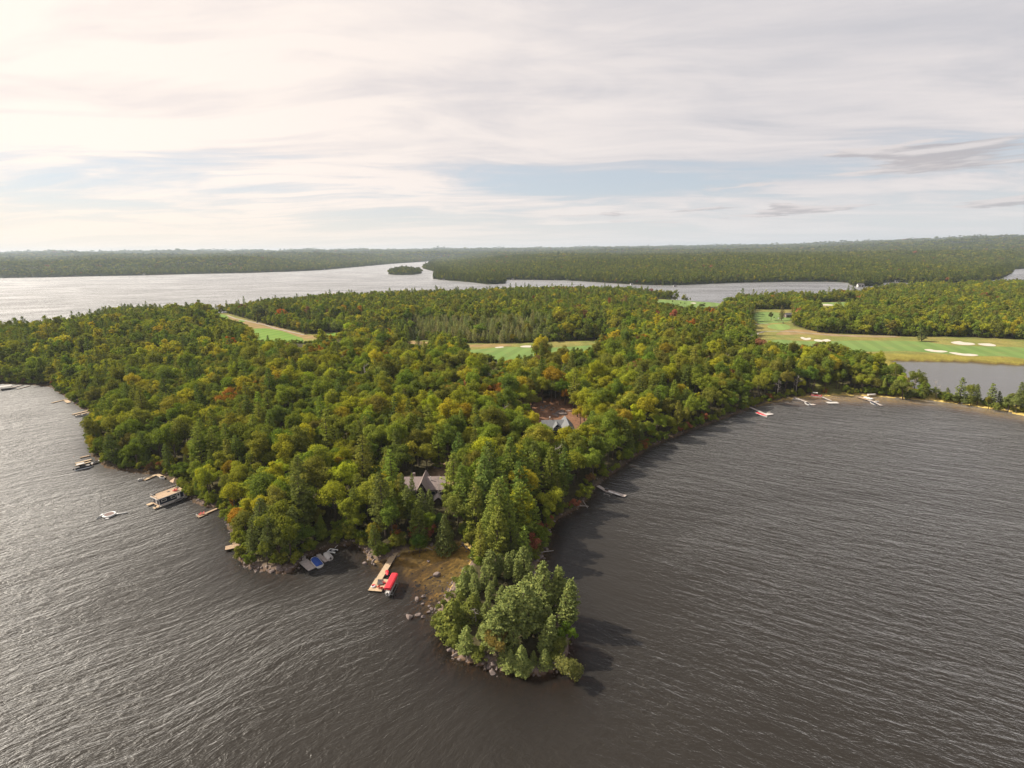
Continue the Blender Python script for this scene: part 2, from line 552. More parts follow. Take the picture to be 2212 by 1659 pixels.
M = {}
M['leaf'] = leaf_material('broad_leaves', (0.12, 0.16, 0.035), 0.38, 0.32)
M['needle'] = leaf_material('pine_needles', (0.08, 0.125, 0.048), 0.28, 0.3)
M['bark'] = simple('bark', (0.085, 0.065, 0.05), 0.9, 0.35, 2.0, stretch=(3, 3, 0.5))
M['deadwood'] = simple('dead_wood', (0.36, 0.32, 0.29), 0.9, 0.25, 2.0)
M['rock'] = simple('granite', (0.19, 0.15, 0.135), 0.85, 0.45, 0.9, bump=0.6)
M['wetrock'] = simple('wet_granite', (0.12, 0.09, 0.075), 0.5, 0.4, 0.9, bump=0.6)
M['newwood'] = simple('new_pine_boards', (0.48, 0.36, 0.235), 0.75, 0.14, 1.3, stretch=(1, 1, 1))
M['oldwood'] = simple('weathered_boards', (0.40, 0.345, 0.31), 0.85, 0.22, 1.5)
M['tanwood'] = simple('cedar_boards', (0.40, 0.285, 0.19), 0.8, 0.2, 1.5)
M['darkwood'] = simple('dark_timber', (0.07, 0.055, 0.045), 0.85, 0.3, 1.5)
M['white'] = simple('white_gelcoat', (0.66, 0.65, 0.63), 0.3, 0.05, 1.0, spec=0.5)
M['offwhite'] = simple('off_white_vinyl', (0.52, 0.49, 0.46), 0.5, 0.08, 1.0)
M['red'] = simple('red_canvas', (0.62, 0.035, 0.05), 0.6, 0.1, 1.2)
M['redpaint'] = simple('red_paint', (0.55, 0.05, 0.05), 0.45, 0.1, 2.0)
M['blue'] = simple('blue_canvas', (0.03, 0.075, 0.30), 0.6, 0.12, 1.2)
M['navy'] = simple('navy_siding', (0.018, 0.022, 0.04), 0.6, 0.15, 1.0)
M['black'] = simple('black_plastic', (0.02, 0.02, 0.022), 0.4, 0.1, 1.0)
M['dgrey'] = simple('dark_grey_vinyl', (0.09, 0.085, 0.085), 0.5, 0.12, 1.0)
M['alu'] = simple('aluminium', (0.55, 0.56, 0.57), 0.35, 0.1, 2.0, metal=0.9)
M['glass'] = simple('dark_glass', (0.03, 0.04, 0.05), 0.08, 0.05, 1.0, spec=0.6)
M['shingle'] = simple('slate_grey_shingles', (0.16, 0.163, 0.168), 0.85, 0.14, 1.2, bump=0.4, stretch=(1, 1, 4))
M['taupe'] = simple('taupe_shingles', (0.27, 0.215, 0.20), 0.85, 0.16, 1.2, bump=0.4, stretch=(1, 1, 4))
M['siding'] = simple('dark_stained_siding', (0.05, 0.04, 0.035), 0.7, 0.2, 1.0)
M['mat'] = simple('trampoline_mat', (0.16, 0.11, 0.10), 0.7, 0.1, 1.0)
M['purple'] = simple('lilac_vinyl', (0.45, 0.38, 0.60), 0.5, 0.1, 1.0)
# ------------------------------------------------------------------ ground and lake bed: one sheet
NR, NA = 560, 500
rr = 42.0 * (17000.0 / 42.0) ** np.linspace(0, 1, NR)
aa = np.radians(np.linspace(-66, 66, NA))
RR, AA = np.meshgrid(rr, aa, indexing='ij')
GX, GY = RR * np.sin(AA), RR * np.cos(AA)
gx, gy = GX.ravel(), GY.ravel()
HZ, SD = height(gx, gy)
idx = np.arange(NR * NA).reshape(NR, NA)
QUADS = np.stack([idx[:-1, :-1], idx[:-1, 1:], idx[1:, 1:], idx[1:, :-1]], -1).reshape(-1, 4)

# rocky unevenness near the tip and in the clearing
rough = RNG.normal(0, 1, NR * NA) * np.exp(-np.maximum(SD - 1, 0) / 2.5) * (SD > -4) * (RR.ravel() < 330) * 0.12
HZ2 = HZ + np.where((SD < 0) & (HZ + rough > -0.05), 0, rough)
ground_me = raw_mesh('ground', np.stack([gx, gy, HZ2], 1), QUADS, smooth_shade=True)

def lerp3(a, b, t):
    return a * (1 - t[:, None]) + np.asarray(b)[None, :] * t[:, None]

col = np.tile(np.array([0.060, 0.052, 0.026]), (NR * NA, 1))
col = lerp3(col, (0.035, 0.045, 0.018), (RR.ravel() > 1300).astype(float))
rocky = np.zeros(NR * NA)
for x_, y_, r_ in ((1070, 1330, 26), (570, 1215, 12), (820, 1195, 9), (460, 1095, 8), (170, 875, 14)):
    c_ = G(x_, y_, 0)
    rocky = np.maximum(rocky, 1 - smooth(r_ * 0.8, r_ * 1.3, np.hypot(gx - c_[0], gy - c_[1])))
col = lerp3(col, (0.085, 0.065, 0.045), (1 - smooth(0.6, 2.5, SD)) * (SD > 0) * (RR.ravel() < 1300))
col = lerp3(col, (0.17, 0.125, 0.10), (1 - smooth(0.8, 3.2, SD)) * (SD > 0) * rocky)
hidden = G(1190, 888, 9)
cd = np.hypot((gx - hidden[0]) / 26, (gy - hidden[1]) / 34)
col = lerp3(col, (0.215, 0.115, 0.07), 1 - smooth(0.6, 1.05, cd + 0.15 * waves(gx, gy, 14, 21)))
yard = G(985, 1012, 8)
cd = np.hypot((gx - yard[0]) / 12, (gy - yard[1]) / 20)
col = lerp3(col, (0.24, 0.16, 0.10), 1 - smooth(0.6, 1.1, cd))
lawn = G(1812, 845, 2)
cd = np.hypot((gx - lawn[0]) / 14, (gy - lawn[1]) / 26)
col = lerp3(col, (0.14, 0.14, 0.04), (1 - smooth(0.7, 1.1, cd)) * (SD > 0))
for g in GOLF:
    s = sdist(gx, gy, g)
    t = smooth(-6, 3, s)
    rgh = np.array([[0.20, 0.19, 0.055]]) + np.array([[0.06, 0.02, 0.01]]) * waves(gx, gy, 50, 31)[:, None]
    col = col * (1 - t[:, None]) + rgh * t[:, None]
# reeds round the pond
s = sdist(gx, gy, POND)
col = lerp3(col, (0.22, 0.19, 0.04), smooth(-26, -16, s) * (SD > 0) * (gx > 250))
# lake bed
sand = np.exp(-(((gx - cove_c[0] - 3) / 17) ** 2 + ((gy - cove_c[1]) / 15) ** 2))
for b_ in beach_c:
    sand = np.maximum(sand, 0.75 * np.exp(-(((gx - b_[0]) / 30) ** 2 + ((gy - b_[1]) / 24) ** 2)))
bedc = lerp3(np.tile(np.array([0.085, 0.048, 0.022]), (NR * NA, 1)), (0.74, 0.53, 0.17), np.clip(sand * 1.35, 0, 1))
bedc = bedc * (1 + 0.16 * waves(gx, gy, 11, 41))[:, None]
pur = G(1262, 1410, 0)
pk = np.exp(-(((gx - pur[0]) / 8) ** 2 + ((gy - pur[1]) / 12) ** 2))
bedc = lerp3(bedc, (0.10, 0.055, 0.06), np.clip(pk * 1.2, 0, 1))
col = np.where((SD < 0)[:, None], bedc, col)
ca = ground_me.color_attributes.new('cover', 'FLOAT_COLOR', 'POINT')
ca.data.foreach_set('color', np.concatenate([np.clip(col, 0.004, 1), np.ones((len(col), 1))], 1).astype(np.float32).ravel())
m, b, o = new_mat('ground')
p = b.n('ShaderNodeBsdfPrincipled')
vc = b.n('ShaderNodeVertexColor', layer_name='cover').outputs[0]
pos = b.n('ShaderNodeTexCoord').outputs['Object']
n1 = b.noise(pos, 0.9, 5, 0.62)
n2 = b.noise(pos, 0.07, 4, 0.6)
f = b.math('MULTIPLY', b.remap(n1, 0.3, 0.7, 0.62, 1.38, False), b.remap(n2, 0.3, 0.7, 0.8, 1.2, False))
b.put(p.inputs['Base Color'], b.mix(1.0, vc, b.comb(f, f, f), 'MULTIPLY'))
p.inputs['Roughness'].default_value = 0.95
p.inputs['Specular IOR Level'].default_value = 0.1
bp = b.n('ShaderNodeBump')
bp.inputs['Strength'].default_value = 0.6
bp.inputs['Distance'].default_value = 0.3
b.put(bp.inputs['Height'], n1)
b.put(p.inputs['Normal'], bp.outputs[0])
b.t.links.new(p.outputs[0], o.inputs[0])
ground_me.materials.append(m)
tag(link('ground', ground_me), kind='structure')

# ------------------------------------------------------------------ lake surface
wat = raw_mesh('lake', np.stack([gx, gy, np.zeros_like(gx)], 1), QUADS, smooth_shade=True)
dep = np.where(SD < 0, -HZ, 0.0)
at = wat.attributes.new('depth', 'FLOAT', 'POINT')
at.data.foreach_set('value', dep.astype(np.float32))
lee = np.exp(-np.maximum(-SD, 0) / 9.0)
lee = np.maximum(lee, 1.9 * np.exp(-(((gx - cove_c[0] - 2) / 16) ** 2 + ((gy - cove_c[1]) / 14) ** 2)))
lee = np.maximum(lee, 0.8 * np.exp(-(((gx - G(1290, 1250, 0)[0]) / 18) ** 2 + ((gy - G(1290, 1250, 0)[1]) / 30) ** 2)))
lee = np.clip(lee, 0, 1)                       # the shore takes the wind out of the water next to it
at = wat.attributes.new('lee', 'FLOAT', 'POINT')
at.data.foreach_set('value', lee.astype(np.float32))

def water_material(name, amp, calm=False):
    m, b, o = new_mat(name)
    pos = b.n('ShaderNodeTexCoord').outputs['Object']
    px_, py_, pz_ = b.sep(pos)
    dep = b.n('ShaderNodeAttribute', attribute_name='depth').outputs['Fac']
    lee = b.n('ShaderNodeAttribute', attribute_name='lee').outputs['Fac']
    bend = b.noise(pos, 0.012, 2, 0.5)
    wob = b.vmath('ADD', pos, b.comb(b.math('MULTIPLY', b.math('SUBTRACT', bend, 0.5), 26.0), b.math('MULTIPLY', b.math('SUBTRACT', bend, 0.5), -22.0)))
    def field(angle, seed):
        a = math.radians(angle)
        q = b.mapping(wob, loc=(seed, seed * 2, 0), rot=(0, 0, -a), scale=(1, 1, 1))
        w0 = b.noise(b.mapping(q, scale=(0.045, 0.22, 1)), 1.0, 2, 0.5, 0.3)
        w1 = b.noise(b.mapping(q, scale=(0.26, 0.66, 1)), 1.0, 3, 0.6, 0.5)
        w2 = b.noise(b.mapping(q, scale=(0.95, 1.9, 1)), 1.0, 3, 0.65, 0.4)
        s = b.math('MULTIPLY', w0, 0.7)
        s = b.math('ADD', s, b.math('MULTIPLY', w1, 0.62))
        return b.math('ADD', s, b.math('MULTIPLY', w2, 0.20))
    fl = field(38, 3.0)
    fr = field(-27, 11.0)
    side = b.remap(b.math('SUBTRACT', px_, b.math('MULTIPLY', b.math('SUBTRACT', py_, 100.0), 0.22)), -28.0, 34.0)
    hgt = b.fmix(side, fl, fr)
    gust = b.noise(b.mapping(pos, rot=(0, 0, math.radians(25)), scale=(0.35, 1, 1)), 0.014, 3, 0.55, 0.6)
    gs = b.remap(gust, 0.36, 0.62, 0.60, 1.12)
    gs = b.math('MULTIPLY', gs, b.math('SUBTRACT', 1.0, b.math('MULTIPLY', lee, 0.96)))
    bp = b.n('ShaderNodeBump')
    bp.inputs['Distance'].default_value = 1.0
    b.put(bp.inputs['Strength'], 1.0)
    b.put(bp.inputs['Height'], b.math('MULTIPLY', b.math('MULTIPLY', hgt, gs), amp))
    fr_ = b.n('ShaderNodeFresnel')
    fr_.inputs['IOR'].default_value = 1.333
    b.put(fr_.inputs['Normal'], bp.outputs[0])
    gl = b.n('ShaderNodeBsdfGlossy', distribution='GGX')
    gl.inputs['Color'].default_value = (1, 1, 1, 1)
    gl.inputs['Roughness'].default_value = 0.24 if not calm else 0.12
    b.put(gl.inputs['Normal'], bp.outputs[0])
    gl2 = b.n('ShaderNodeBsdfGlossy', distribution='GGX')           # ripples too small to be drawn one by one
    gl2.inputs['Color'].default_value = (1, 1, 1, 1)
    gl2.inputs['Roughness'].default_value = 0.60
    b.put(gl2.inputs['Normal'], bp.outputs[0])
    gm = b.n('ShaderNodeMixShader')
    gm.inputs[0].default_value = 0.5 if not calm else 0.1
    b.t.links.new(gl.outputs[0], gm.inputs[1])
    b.t.links.new(gl2.outputs[0], gm.inputs[2])
    gl = gm
    # body of the water: clear amber over the shallows, brown-black where it is deep
    tr = b.n('ShaderNodeBsdfTransparent')
    amber = b.mix(b.remap(dep, 0.0, 1.1, 0, 1, False), (0.92, 0.86, 0.70, 1), (0.50, 0.34, 0.13, 1))
    b.put(tr.inputs[0], amber)
    df = b.n('ShaderNodeBsdfDiffuse')
    df.inputs[0].default_value = (0.0205, 0.0172, 0.0135, 1) if not calm else (0.075, 0.07, 0.062, 1)
    mx = b.n('ShaderNodeMixShader')
    if calm:
        mx.inputs[0].default_value = 1.0
    else:
        b.put(mx.inputs[0], b.math('SUBTRACT', 1.0, b.math('POWER', 2.718, b.math('MULTIPLY', dep, -0.5))))
    b.t.links.new(tr.outputs[0], mx.inputs[1])
    b.t.links.new(df.outputs[0], mx.inputs[2])
    m2 = b.n('ShaderNodeMixShader')
    b.put(m2.inputs[0], fr_.outputs[0])
    b.t.links.new(mx.outputs[0], m2.inputs[1])
    b.t.links.new(gl.outputs[0], m2.inputs[2])
    b.t.links.new(m2.outputs[0], o.inputs[0])
    return m
wat.materials.append(water_material('lake_water', 1.4))
tag(link('lake', wat), kind='structure')

def flat_sheet(name, poly, z, mat, kind='structure'):
    bm = bmesh.new()
    vs = [bm.verts.new((x, y, z)) for x, y in poly]
    f = bm.faces.new(vs)
    bmesh.ops.recalc_face_normals(bm, faces=[f])
    if f.normal.z < 0:
        bmesh.ops.reverse_faces(bm, faces=[f])
    bmesh.ops.triangulate(bm, faces=[f])
    me = bpy.data.meshes.new(name)
    bm.to_mesh(me)
    bm.free()
    me.materials.append(mat)
    return tag(link(name, me), kind=kind)

def curve(pts, n=8):
    """closed smooth outline through the points"""
    P = np.array(pts)
    k = len(P)
    outp = []
    for i in range(k):
        p0, p1, p2, p3 = P[i - 1], P[i], P[(i + 1) % k], P[(i + 2) % k]
        for t in np.linspace(0, 1, n, endpoint=False):
            outp.append(tuple(0.5 * (2 * p1 + (p2 - p0) * t + (2 * p0 - 5 * p1 + 4 * p2 - p3) * t * t + (3 * p1 - p0 - 3 * p2 + p3) * t ** 3)))
    return outp
flat_sheet('pond', POND, 0.03, water_material('pond_water', 0.10, True))

def grass(name, c, c2, sc):
    m, b, o = new_mat(name)
    p = b.n('ShaderNodeBsdfPrincipled')
    pos = b.n('ShaderNodeTexCoord').outputs['Object']
    n_ = b.noise(pos, sc, 4, 0.6)
    n2_ = b.noise(pos, sc * 12, 3, 0.6)
    gx_, gy_, gz_ = b.sep(b.mapping(pos, rot=(0, 0, 0.35)))
    mow = b.remap(b.math('SINE', b.math('MULTIPLY', gx_, 0.42)), -0.3, 0.3, 0.93, 1.07)          # mowing bands
    cc = b.mix(b.math('ADD', b.math('MULTIPLY', b.remap(n_, 0.35, 0.65), 0.7), b.math('MULTIPLY', n2_, 0.3)), (*c, 1), (*c2, 1))
    cc = b.mix(b.math('MULTIPLY', b.remap(b.noise(pos, sc * 3, 4, 0.6), 0.5, 0.72), 0.5), cc, (c2[0] * 1.35, c2[1] * 0.98, c2[2] * 1.1, 1))   # worn, drier turf
    b.put(p.inputs['Base Color'], b.mix(1.0, cc, b.comb(mow, mow, mow), 'MULTIPLY'))
    p.inputs['Roughness'].default_value = 0.9
    p.inputs['Specular IOR Level'].default_value = 0.15
    b.t.links.new(p.outputs[0], o.inputs[0])
    return m
M['fairway'] = grass('fairway_grass', (0.125, 0.20, 0.05), (0.15, 0.215, 0.06), 0.02)
M['lush'] = grass('fresh_grass', (0.12, 0.215, 0.03), (0.15, 0.24, 0.04), 0.03)
M['green'] = grass('putting_grass', (0.17, 0.25, 0.065), (0.19, 0.26, 0.075), 0.05)
M['drygrass'] = grass('dry_grass', (0.30, 0.20, 0.10), (0.22, 0.17, 0.06), 0.05)
M['sand'] = simple('bunker_sand', (0.50, 0.45, 0.375), 0.95, 0.14, 0.4)
M['path'] = simple('cart_path', (0.33, 0.29, 0.25), 0.9, 0.15, 0.5)

Z = GZ
def gc(f, pts):
    return curve([tuple(G(*f(x, y), Z)[:2]) for x, y in pts], 6)
flat_sheet('fairway', gc(r3, [(380, 715), (520, 690), (660, 700), (900, 698), (1200, 695), (1500, 702), (1700, 728), (1900, 735), (2150, 740), (2300, 760), (2300, 830),
    (2100, 806), (1850, 800), (1600, 782), (1400, 768), (1150, 772), (900, 780), (600, 765), (420, 745)]), Z + 0.05, M['fairway'])
flat_sheet('fairway', gc(r3, [(350, 505), (480, 500), (600, 520), (590, 560), (470, 575), (370, 575)]), Z + 0.05, M['fairway'])
flat_sheet('fairway', gc(rf, [(465, 225), (540, 212), (640, 220), (730, 245), (800, 272), (850, 290), (840, 330), (700, 345), (540, 335), (480, 300)]), Z + 0.05, M['lush'])
flat_sheet('fairway', gc(rf, [(110, 108), (200, 100), (270, 118), (260, 140), (160, 132)]), Z + 0.05, M['lush'])
flat_sheet('fairway', gc(rf, [(360, 148), (395, 145), (405, 160), (370, 165)]), Z + 0.05, M['lush'])
flat_sheet('fairway', gc(rf, [(1030, 256), (1100, 246), (1190, 256), (1180, 272), (1080, 274)]), Z + 0.05, M['lush'])
flat_sheet('fairway', gc(r2, [(1010, 770), (1100, 755), (1300, 740), (1480, 745), (1700, 740), (1900, 728), (1960, 745), (1700, 800), (1480, 830), (1250, 850), (1080, 830)]), Z + 0.05, M['fairway'])
flat_sheet('fairway', gc(rg, [(350, 216), (500, 215), (700, 228), (850, 240), (820, 268), (650, 276), (480, 258)]), Z + 0.05, M['fairway'])
flat_sheet('fairway', gc(rg, [(1540, 285), (1600, 282), (1690, 290), (1720, 300), (1600, 302)]), Z + 0.05, M['fairway'])
flat_sheet('fairway', gc(rg, [(1630, 240), (1760, 232), (1850, 236), (1820, 262), (1700, 262)]), Z + 0.05, M['fairway'])
flat_sheet('putting_green', gc(rg, [(1225, 415), (1270, 402), (1350, 400), (1395, 418), (1390, 440), (1310, 445), (1240, 432)]), Z + 0.10, M['green'])
flat_sheet('dry_rough', gc(rf, [(270, 115), (340, 135), (420, 150), (600, 185), (700, 215), (800, 240), (880, 262), (980, 260), (960, 285), (860, 288), (760, 255), (650, 222), (540, 214), (460, 205), (360, 175)]), Z + 0.03, M['drygrass'])
flat_sheet('dry_rough', gc(rg, [(1290, 480), (1400, 440), (1560, 450), (1700, 472), (1900, 484), (2212, 492), (2212, 505), (1900, 500), (1700, 492), (1500, 480)]), Z + 0.03, M['drygrass'])
flat_sheet('dry_rough', gc(r2, [(550, 700), (680, 700), (850, 715), (1000, 722), (1300, 720), (1280, 735), (1000, 740), (760, 728), (600, 718)]), Z + 0.03, M['drygrass'])
for k, pts in enumerate([[(1478, 503), (1495, 500), (1520, 508), (1550, 505), (1558, 518), (1520, 524), (1490, 515)],
                         [(1582, 522), (1610, 518), (1640, 522), (1680, 516), (1708, 524), (1700, 534), (1640, 536), (1595, 532)]]):
    flat_sheet('sand_bunker', gc(rg, pts), Z + 0.12, M['sand'])
for pts in ([(1706, 708), (1760, 700), (1800, 708), (1850, 712), (1875, 722), (1830, 727), (1750, 722)],
            [(1892, 718), (1950, 715), (1985, 718), (2018, 728), (2000, 735), (1930, 730)],
            [(1522, 758), (1560, 755), (1600, 762), (1640, 764), (1685, 771), (1640, 778), (1560, 770)],
            [(1692, 778), (1740, 778), (1790, 786), (1850, 788), (1897, 797), (1850, 803), (1760, 796)]):
    flat_sheet('sand_bunker', gc(r3, pts), Z + 0.12, M['sand'])
flat_sheet('sand_bunker', gc(r2, [(1385, 736), (1420, 730), (1470, 732), (1468, 742), (1400, 742)]), Z + 0.12, M['sand'])
flat_sheet('sand_bunker', gc(r2, [(1212, 742), (1260, 737), (1268, 743), (1220, 747)]), Z + 0.12, M['sand'])
flat_sheet('sand_bunker', gc(rg, [(632, 238), (660, 235), (680, 240), (660, 243)]), Z + 0.12, M['sand'])
flat_sheet('sand_bunker', gc(rg, [(1640, 250), (1680, 247), (1728, 252), (1720, 258), (1660, 257)]), Z + 0.12, M['sand'])
def strip(name, pts, wd, z, mat):
    P = np.array(pts)
    T = np.gradient(P, axis=0)
    N = np.stack([-T[:, 1], T[:, 0]], 1)
    N = N / np.linalg.norm(N, axis=1)[:, None] * wd / 2
    return flat_sheet(name, [tuple(q) for q in P + N] + [tuple(q) for q in (P - N)[::-1]], z, mat)
def gl_(f, pts):
    return [tuple(G(*f(x, y), Z)[:2]) for x, y in pts]
strip('cart_path', gl_(rg, [(1130, 492), (1150, 470), (1200, 458), (1300, 455), (1420, 458), (1540, 470), (1700, 484), (1900, 492), (2100, 494), (2212, 496)]), 2.6, Z + 0.14, M['path'])
strip('cart_path', gl_(rg, [(1130, 405), (1180, 398), (1240, 402)]), 2.6, Z + 0.14, M['path'])
strip('cart_path', gl_(rf, [(270, 112), (330, 135), (420, 155), (560, 185), (640, 212), (740, 235), (860, 262)]), 2.6, Z + 0.14, M['path'])
# ------------------------------------------------------------------ trees: crowns of leaf clumps on trunks with limbs
def cards(C, N, size, rng, aspect=1.0, along=None):
    """one small four-sided leaf clump per centre C, facing N"""
    n = len(C)
    N = N / (np.linalg.norm(N, axis=1)[:, None] + 1e-9)
    if along is None:
        a = rng.normal(size=(n, 3))
    else:
        a = along + rng.normal(size=(n, 3)) * 0.25
    a -= N * np.sum(a * N, 1)[:, None]
    a /= np.linalg.norm(a, axis=1)[:, None] + 1e-9
    b = np.cross(N, a)
    s = (size * rng.uniform(0.65, 1.35, n))[:, None] * 0.5
    sa, sb = s * aspect, s
    k = rng.uniform(0.55, 1.0, (n, 4))[:, :, None]
    lift = N * s * 0.25
    V = np.stack([C - a * sa * k[:, 0] - lift, C - b * sb * k[:, 1], C + a * sa * k[:, 2] - lift, C + b * sb * k[:, 3]], 1).reshape(-1, 3)
    F = np.arange(4 * n).reshape(n, 4)
    return V, F

def sphere_dirs(n, rng):
    d = rng.normal(size=(n, 3))
    return d / np.linalg.norm(d, axis=1)[:, None]

def tube_np(pts, rad, seg=5):
    pts = np.asarray(pts, float)
    V, Fq = [], []
    for i, p in enumerate(pts):
        t = pts[min(i + 1, len(pts) - 1)] - pts[max(i - 1, 0)]
        t = t / (np.linalg.norm(t) + 1e-9)
        a = np.cross(t, (0.3, 0.1, 1.0) if abs(t[2]) < 0.9 else (1, 0, 0))
        a /= np.linalg.norm(a)
        b = np.cross(t, a)
        for k in range(seg):
            w = 2 * math.pi * k / seg
            V.append(p + (a * math.cos(w) + b * math.sin(w)) * rad[i])
    for i in range(len(pts) - 1):
        for k in range(seg):
            Fq.append((i * seg + k, i * seg + (k + 1) % seg, (i + 1) * seg + (k + 1) % seg, (i + 1) * seg + k))
    return np.array(V), np.array(Fq)

def merge(parts):
    V, Fq, off = [], [], 0
    for v, f in parts:
        V.append(v)
        Fq.append(f + off)
        off += len(v)
    return np.concatenate(V), np.concatenate(Fq)

def broadleaf(seed, h, rad, n, card, base=0.3, lobes=30, round_=1.0):
    rng = np.random.default_rng(seed)
    zc, hz = h * (base + 1) / 2, h * (1 - base) / 2
    d = sphere_dirs(lobes * 3, rng)
    d = d[d[:, 2] > -0.45][:lobes]
    k = rng.uniform(0.30, 1.06, len(d))
    d = d * np.array([rng.uniform(0.85, 1.15), rng.uniform(0.8, 1.1), 1.0])
    L = d * k[:, None] * np.array([rad * 0.86, rad * 0.86, hz * 0.86]) + np.array([0, 0, zc])
    L[:, :2] *= (1 + 0.18 * rng.normal(size=(len(L), 1)))
    lr = rad * rng.uniform(0.15, 0.42, len(L)) * round_
    pick = rng.choice(len(L), n, p=lr ** 2 / np.sum(lr ** 2))
    dd = sphere_dirs(n, rng)
    outw = d[pick] * 0.55 + np.array([0, 0, 0.35])
    dd = dd + outw * rng.uniform(0, 1.3, (n, 1))
    dd /= np.linalg.norm(dd, axis=1)[:, None]
    C = L[pick] + dd * (lr[pick] * np.where(rng.random(n) < 0.12, rng.uniform(1.0, 1.45, n), rng.uniform(0.66, 1.08, n)))[:, None] * np.array([1, 1, 0.8])
    N = dd + rng.normal(size=(n, 3)) * 0.42 + np.array([0, 0, 0.25])
    crown = cards(C, N, card, rng)
    lean = rng.normal(size=2) * 0.03 * h
    top = np.array([lean[0], lean[1], h * 0.78])
    r0 = 0.019 * h
    tr = [tube_np([(0, 0, -1.0), (0, 0, h * 0.15), top * 0.5, top], [r0 * 1.3, r0, r0 * 0.7, r0 * 0.15], 6)]
    for q in rng.choice(len(L), 6, replace=False):
        s = np.array([top[0] * 0.4, top[1] * 0.4, h * rng.uniform(0.28, 0.5)])
        e = L[q]
        mid = s * 0.5 + e * 0.5 + np.array([0, 0, -0.03 * h])
        tr.append(tube_np([s, mid, e], [r0 * 0.45, r0 * 0.3, r0 * 0.1], 4))
    return crown, merge(tr)

def pine(seed, h, rad, card, dens=1.0, base=0.18, wind=0.0, step=0.95, nb=6, plume=0.25, gaps=0.12, bend=0.0, up=0.12):
    """whorled evergreen with flat plumes; wind > 0 combs the branches to +X"""
    rng = np.random.default_rng(seed)
    C, N, A = [], [], []
    tr = []
    r0 = 0.016 * h
    def axis(z):
        t = z / h
        return np.array([bend * h * t * t, 0, z])
    tr.append(tube_np([axis(z) for z in (-1.0, h * 0.2, h * 0.45, h * 0.7, h * 0.97)], [r0 * 1.2, r0, r0 * 0.75, r0 * 0.45, r0 * 0.08], 6))
    z = h * base
    while z < h * 0.985:
        t = (z / h - base) / (1 - base)
        prof = (0.55 + 1.1 * t if t < 0.28 else 0.86) * (1 - max(t - 0.1, 0) / 0.9) ** 0.58
        a0 = rng.uniform(0, 6.28)
        for k in range(nb):
            if rng.random() < gaps:
                continue
            a = a0 + k * 6.283 / nb + rng.normal() * 0.22
            L = rad * prof * rng.uniform(0.7, 1.15) + 0.25
            if wind:
                L *= 1 + wind * math.cos(a)
            if L < 0.25:
                continue
            dr = np.array([math.cos(a), math.sin(a), 0])
            if wind:
                dr = dr + np.array([wind * 0.6, 0, 0])
                dr /= np.linalg.norm(dr)
            side = np.array([-dr[1], dr[0], 0])
            o = axis(z)
            m = max(4, int(L * 9 * dens))
            u = rng.uniform(0.18, 1.0, m) ** 0.8
            lat = rng.normal(size=m) * plume * L * (0.35 + 0.65 * np.sin(u * 3.0)) * 0.55
            zz = L * (-0.10 * u + (0.10 + up) * u * u) + rng.normal(size=m) * 0.13
            c = o + dr * (u * L)[:, None] + side * lat[:, None] + np.array([0, 0, 1.0]) * zz[:, None]
            C.append(c)
            nn = np.array([0, 0, 0.9]) + dr * 0.35 + rng.normal(size=(m, 3)) * 0.48
            N.append(nn)
            A.append(np.repeat((dr + np.array([0, 0, 0.3]))[None], m, 0) + side[None] * np.sign(lat)[:, None] * 0.5)
            if L > 1.2 and k % 2 == 0:
                tr.append(tube_np([o, o + dr * L * 0.5 - np.array([0, 0, 0.05 * L]), o + dr * L * 0.9 + np.array([0, 0, up * L * 0.6])], [r0 * 0.22, r0 * 0.14, r0 * 0.04], 3))
        z += step * rng.uniform(0.8, 1.2)
    m = 26
    C.append(axis(h * 0.95) + rng.normal(size=(m, 3)) * np.array([0.22, 0.22, 0.45]))
    N.append(sphere_dirs(m, rng) + np.array([0, 0, 0.3]))
    A.append(np.repeat(np.array([[0, 0, 1.0]]), m, 0))
    C, N, A = np.concatenate(C), np.concatenate(N), np.concatenate(A)
    return cards(C, N, card, rng, 1.5, A), merge(tr)

def cedar(seed, h, rad, n, card, base=0.04, power=0.75):
    rng = np.random.default_rng(seed)
    t = 1 - np.sqrt(rng.uniform(0, 1, n))
    z = h * (base + (1 - base) * t)
    a = rng.uniform(0, 6.283, n)
    lump = 1 + 0.16 * np.sin(a * 3 + z * 1.1 + seed) + 0.12 * np.sin(a * 7 - z * 2.3) + 0.10 * np.sin(z * 5.1 + a)
    r = rad * (1 - t) ** power * lump * rng.uniform(0.78, 1.06, n) + 0.08
    dr = np.stack([np.cos(a), np.sin(a), np.zeros(n)], 1)
    C = dr * r[:, None] + np.array([0, 0, 1]) * z[:, None]
    N = dr + np.array([0, 0, 0.45]) + rng.normal(size=(n, 3)) * 0.42
    r0 = 0.018 * h
    return cards(C, N, card, rng, 1.2, np.repeat(np.array([[0, 0, 1.0]]), n, 0)), tube_np([(0, 0, -1), (0, 0, h * 0.5), (0, 0, h * 0.95)], [r0 * 1.2, r0 * 0.7, r0 * 0.1], 5)

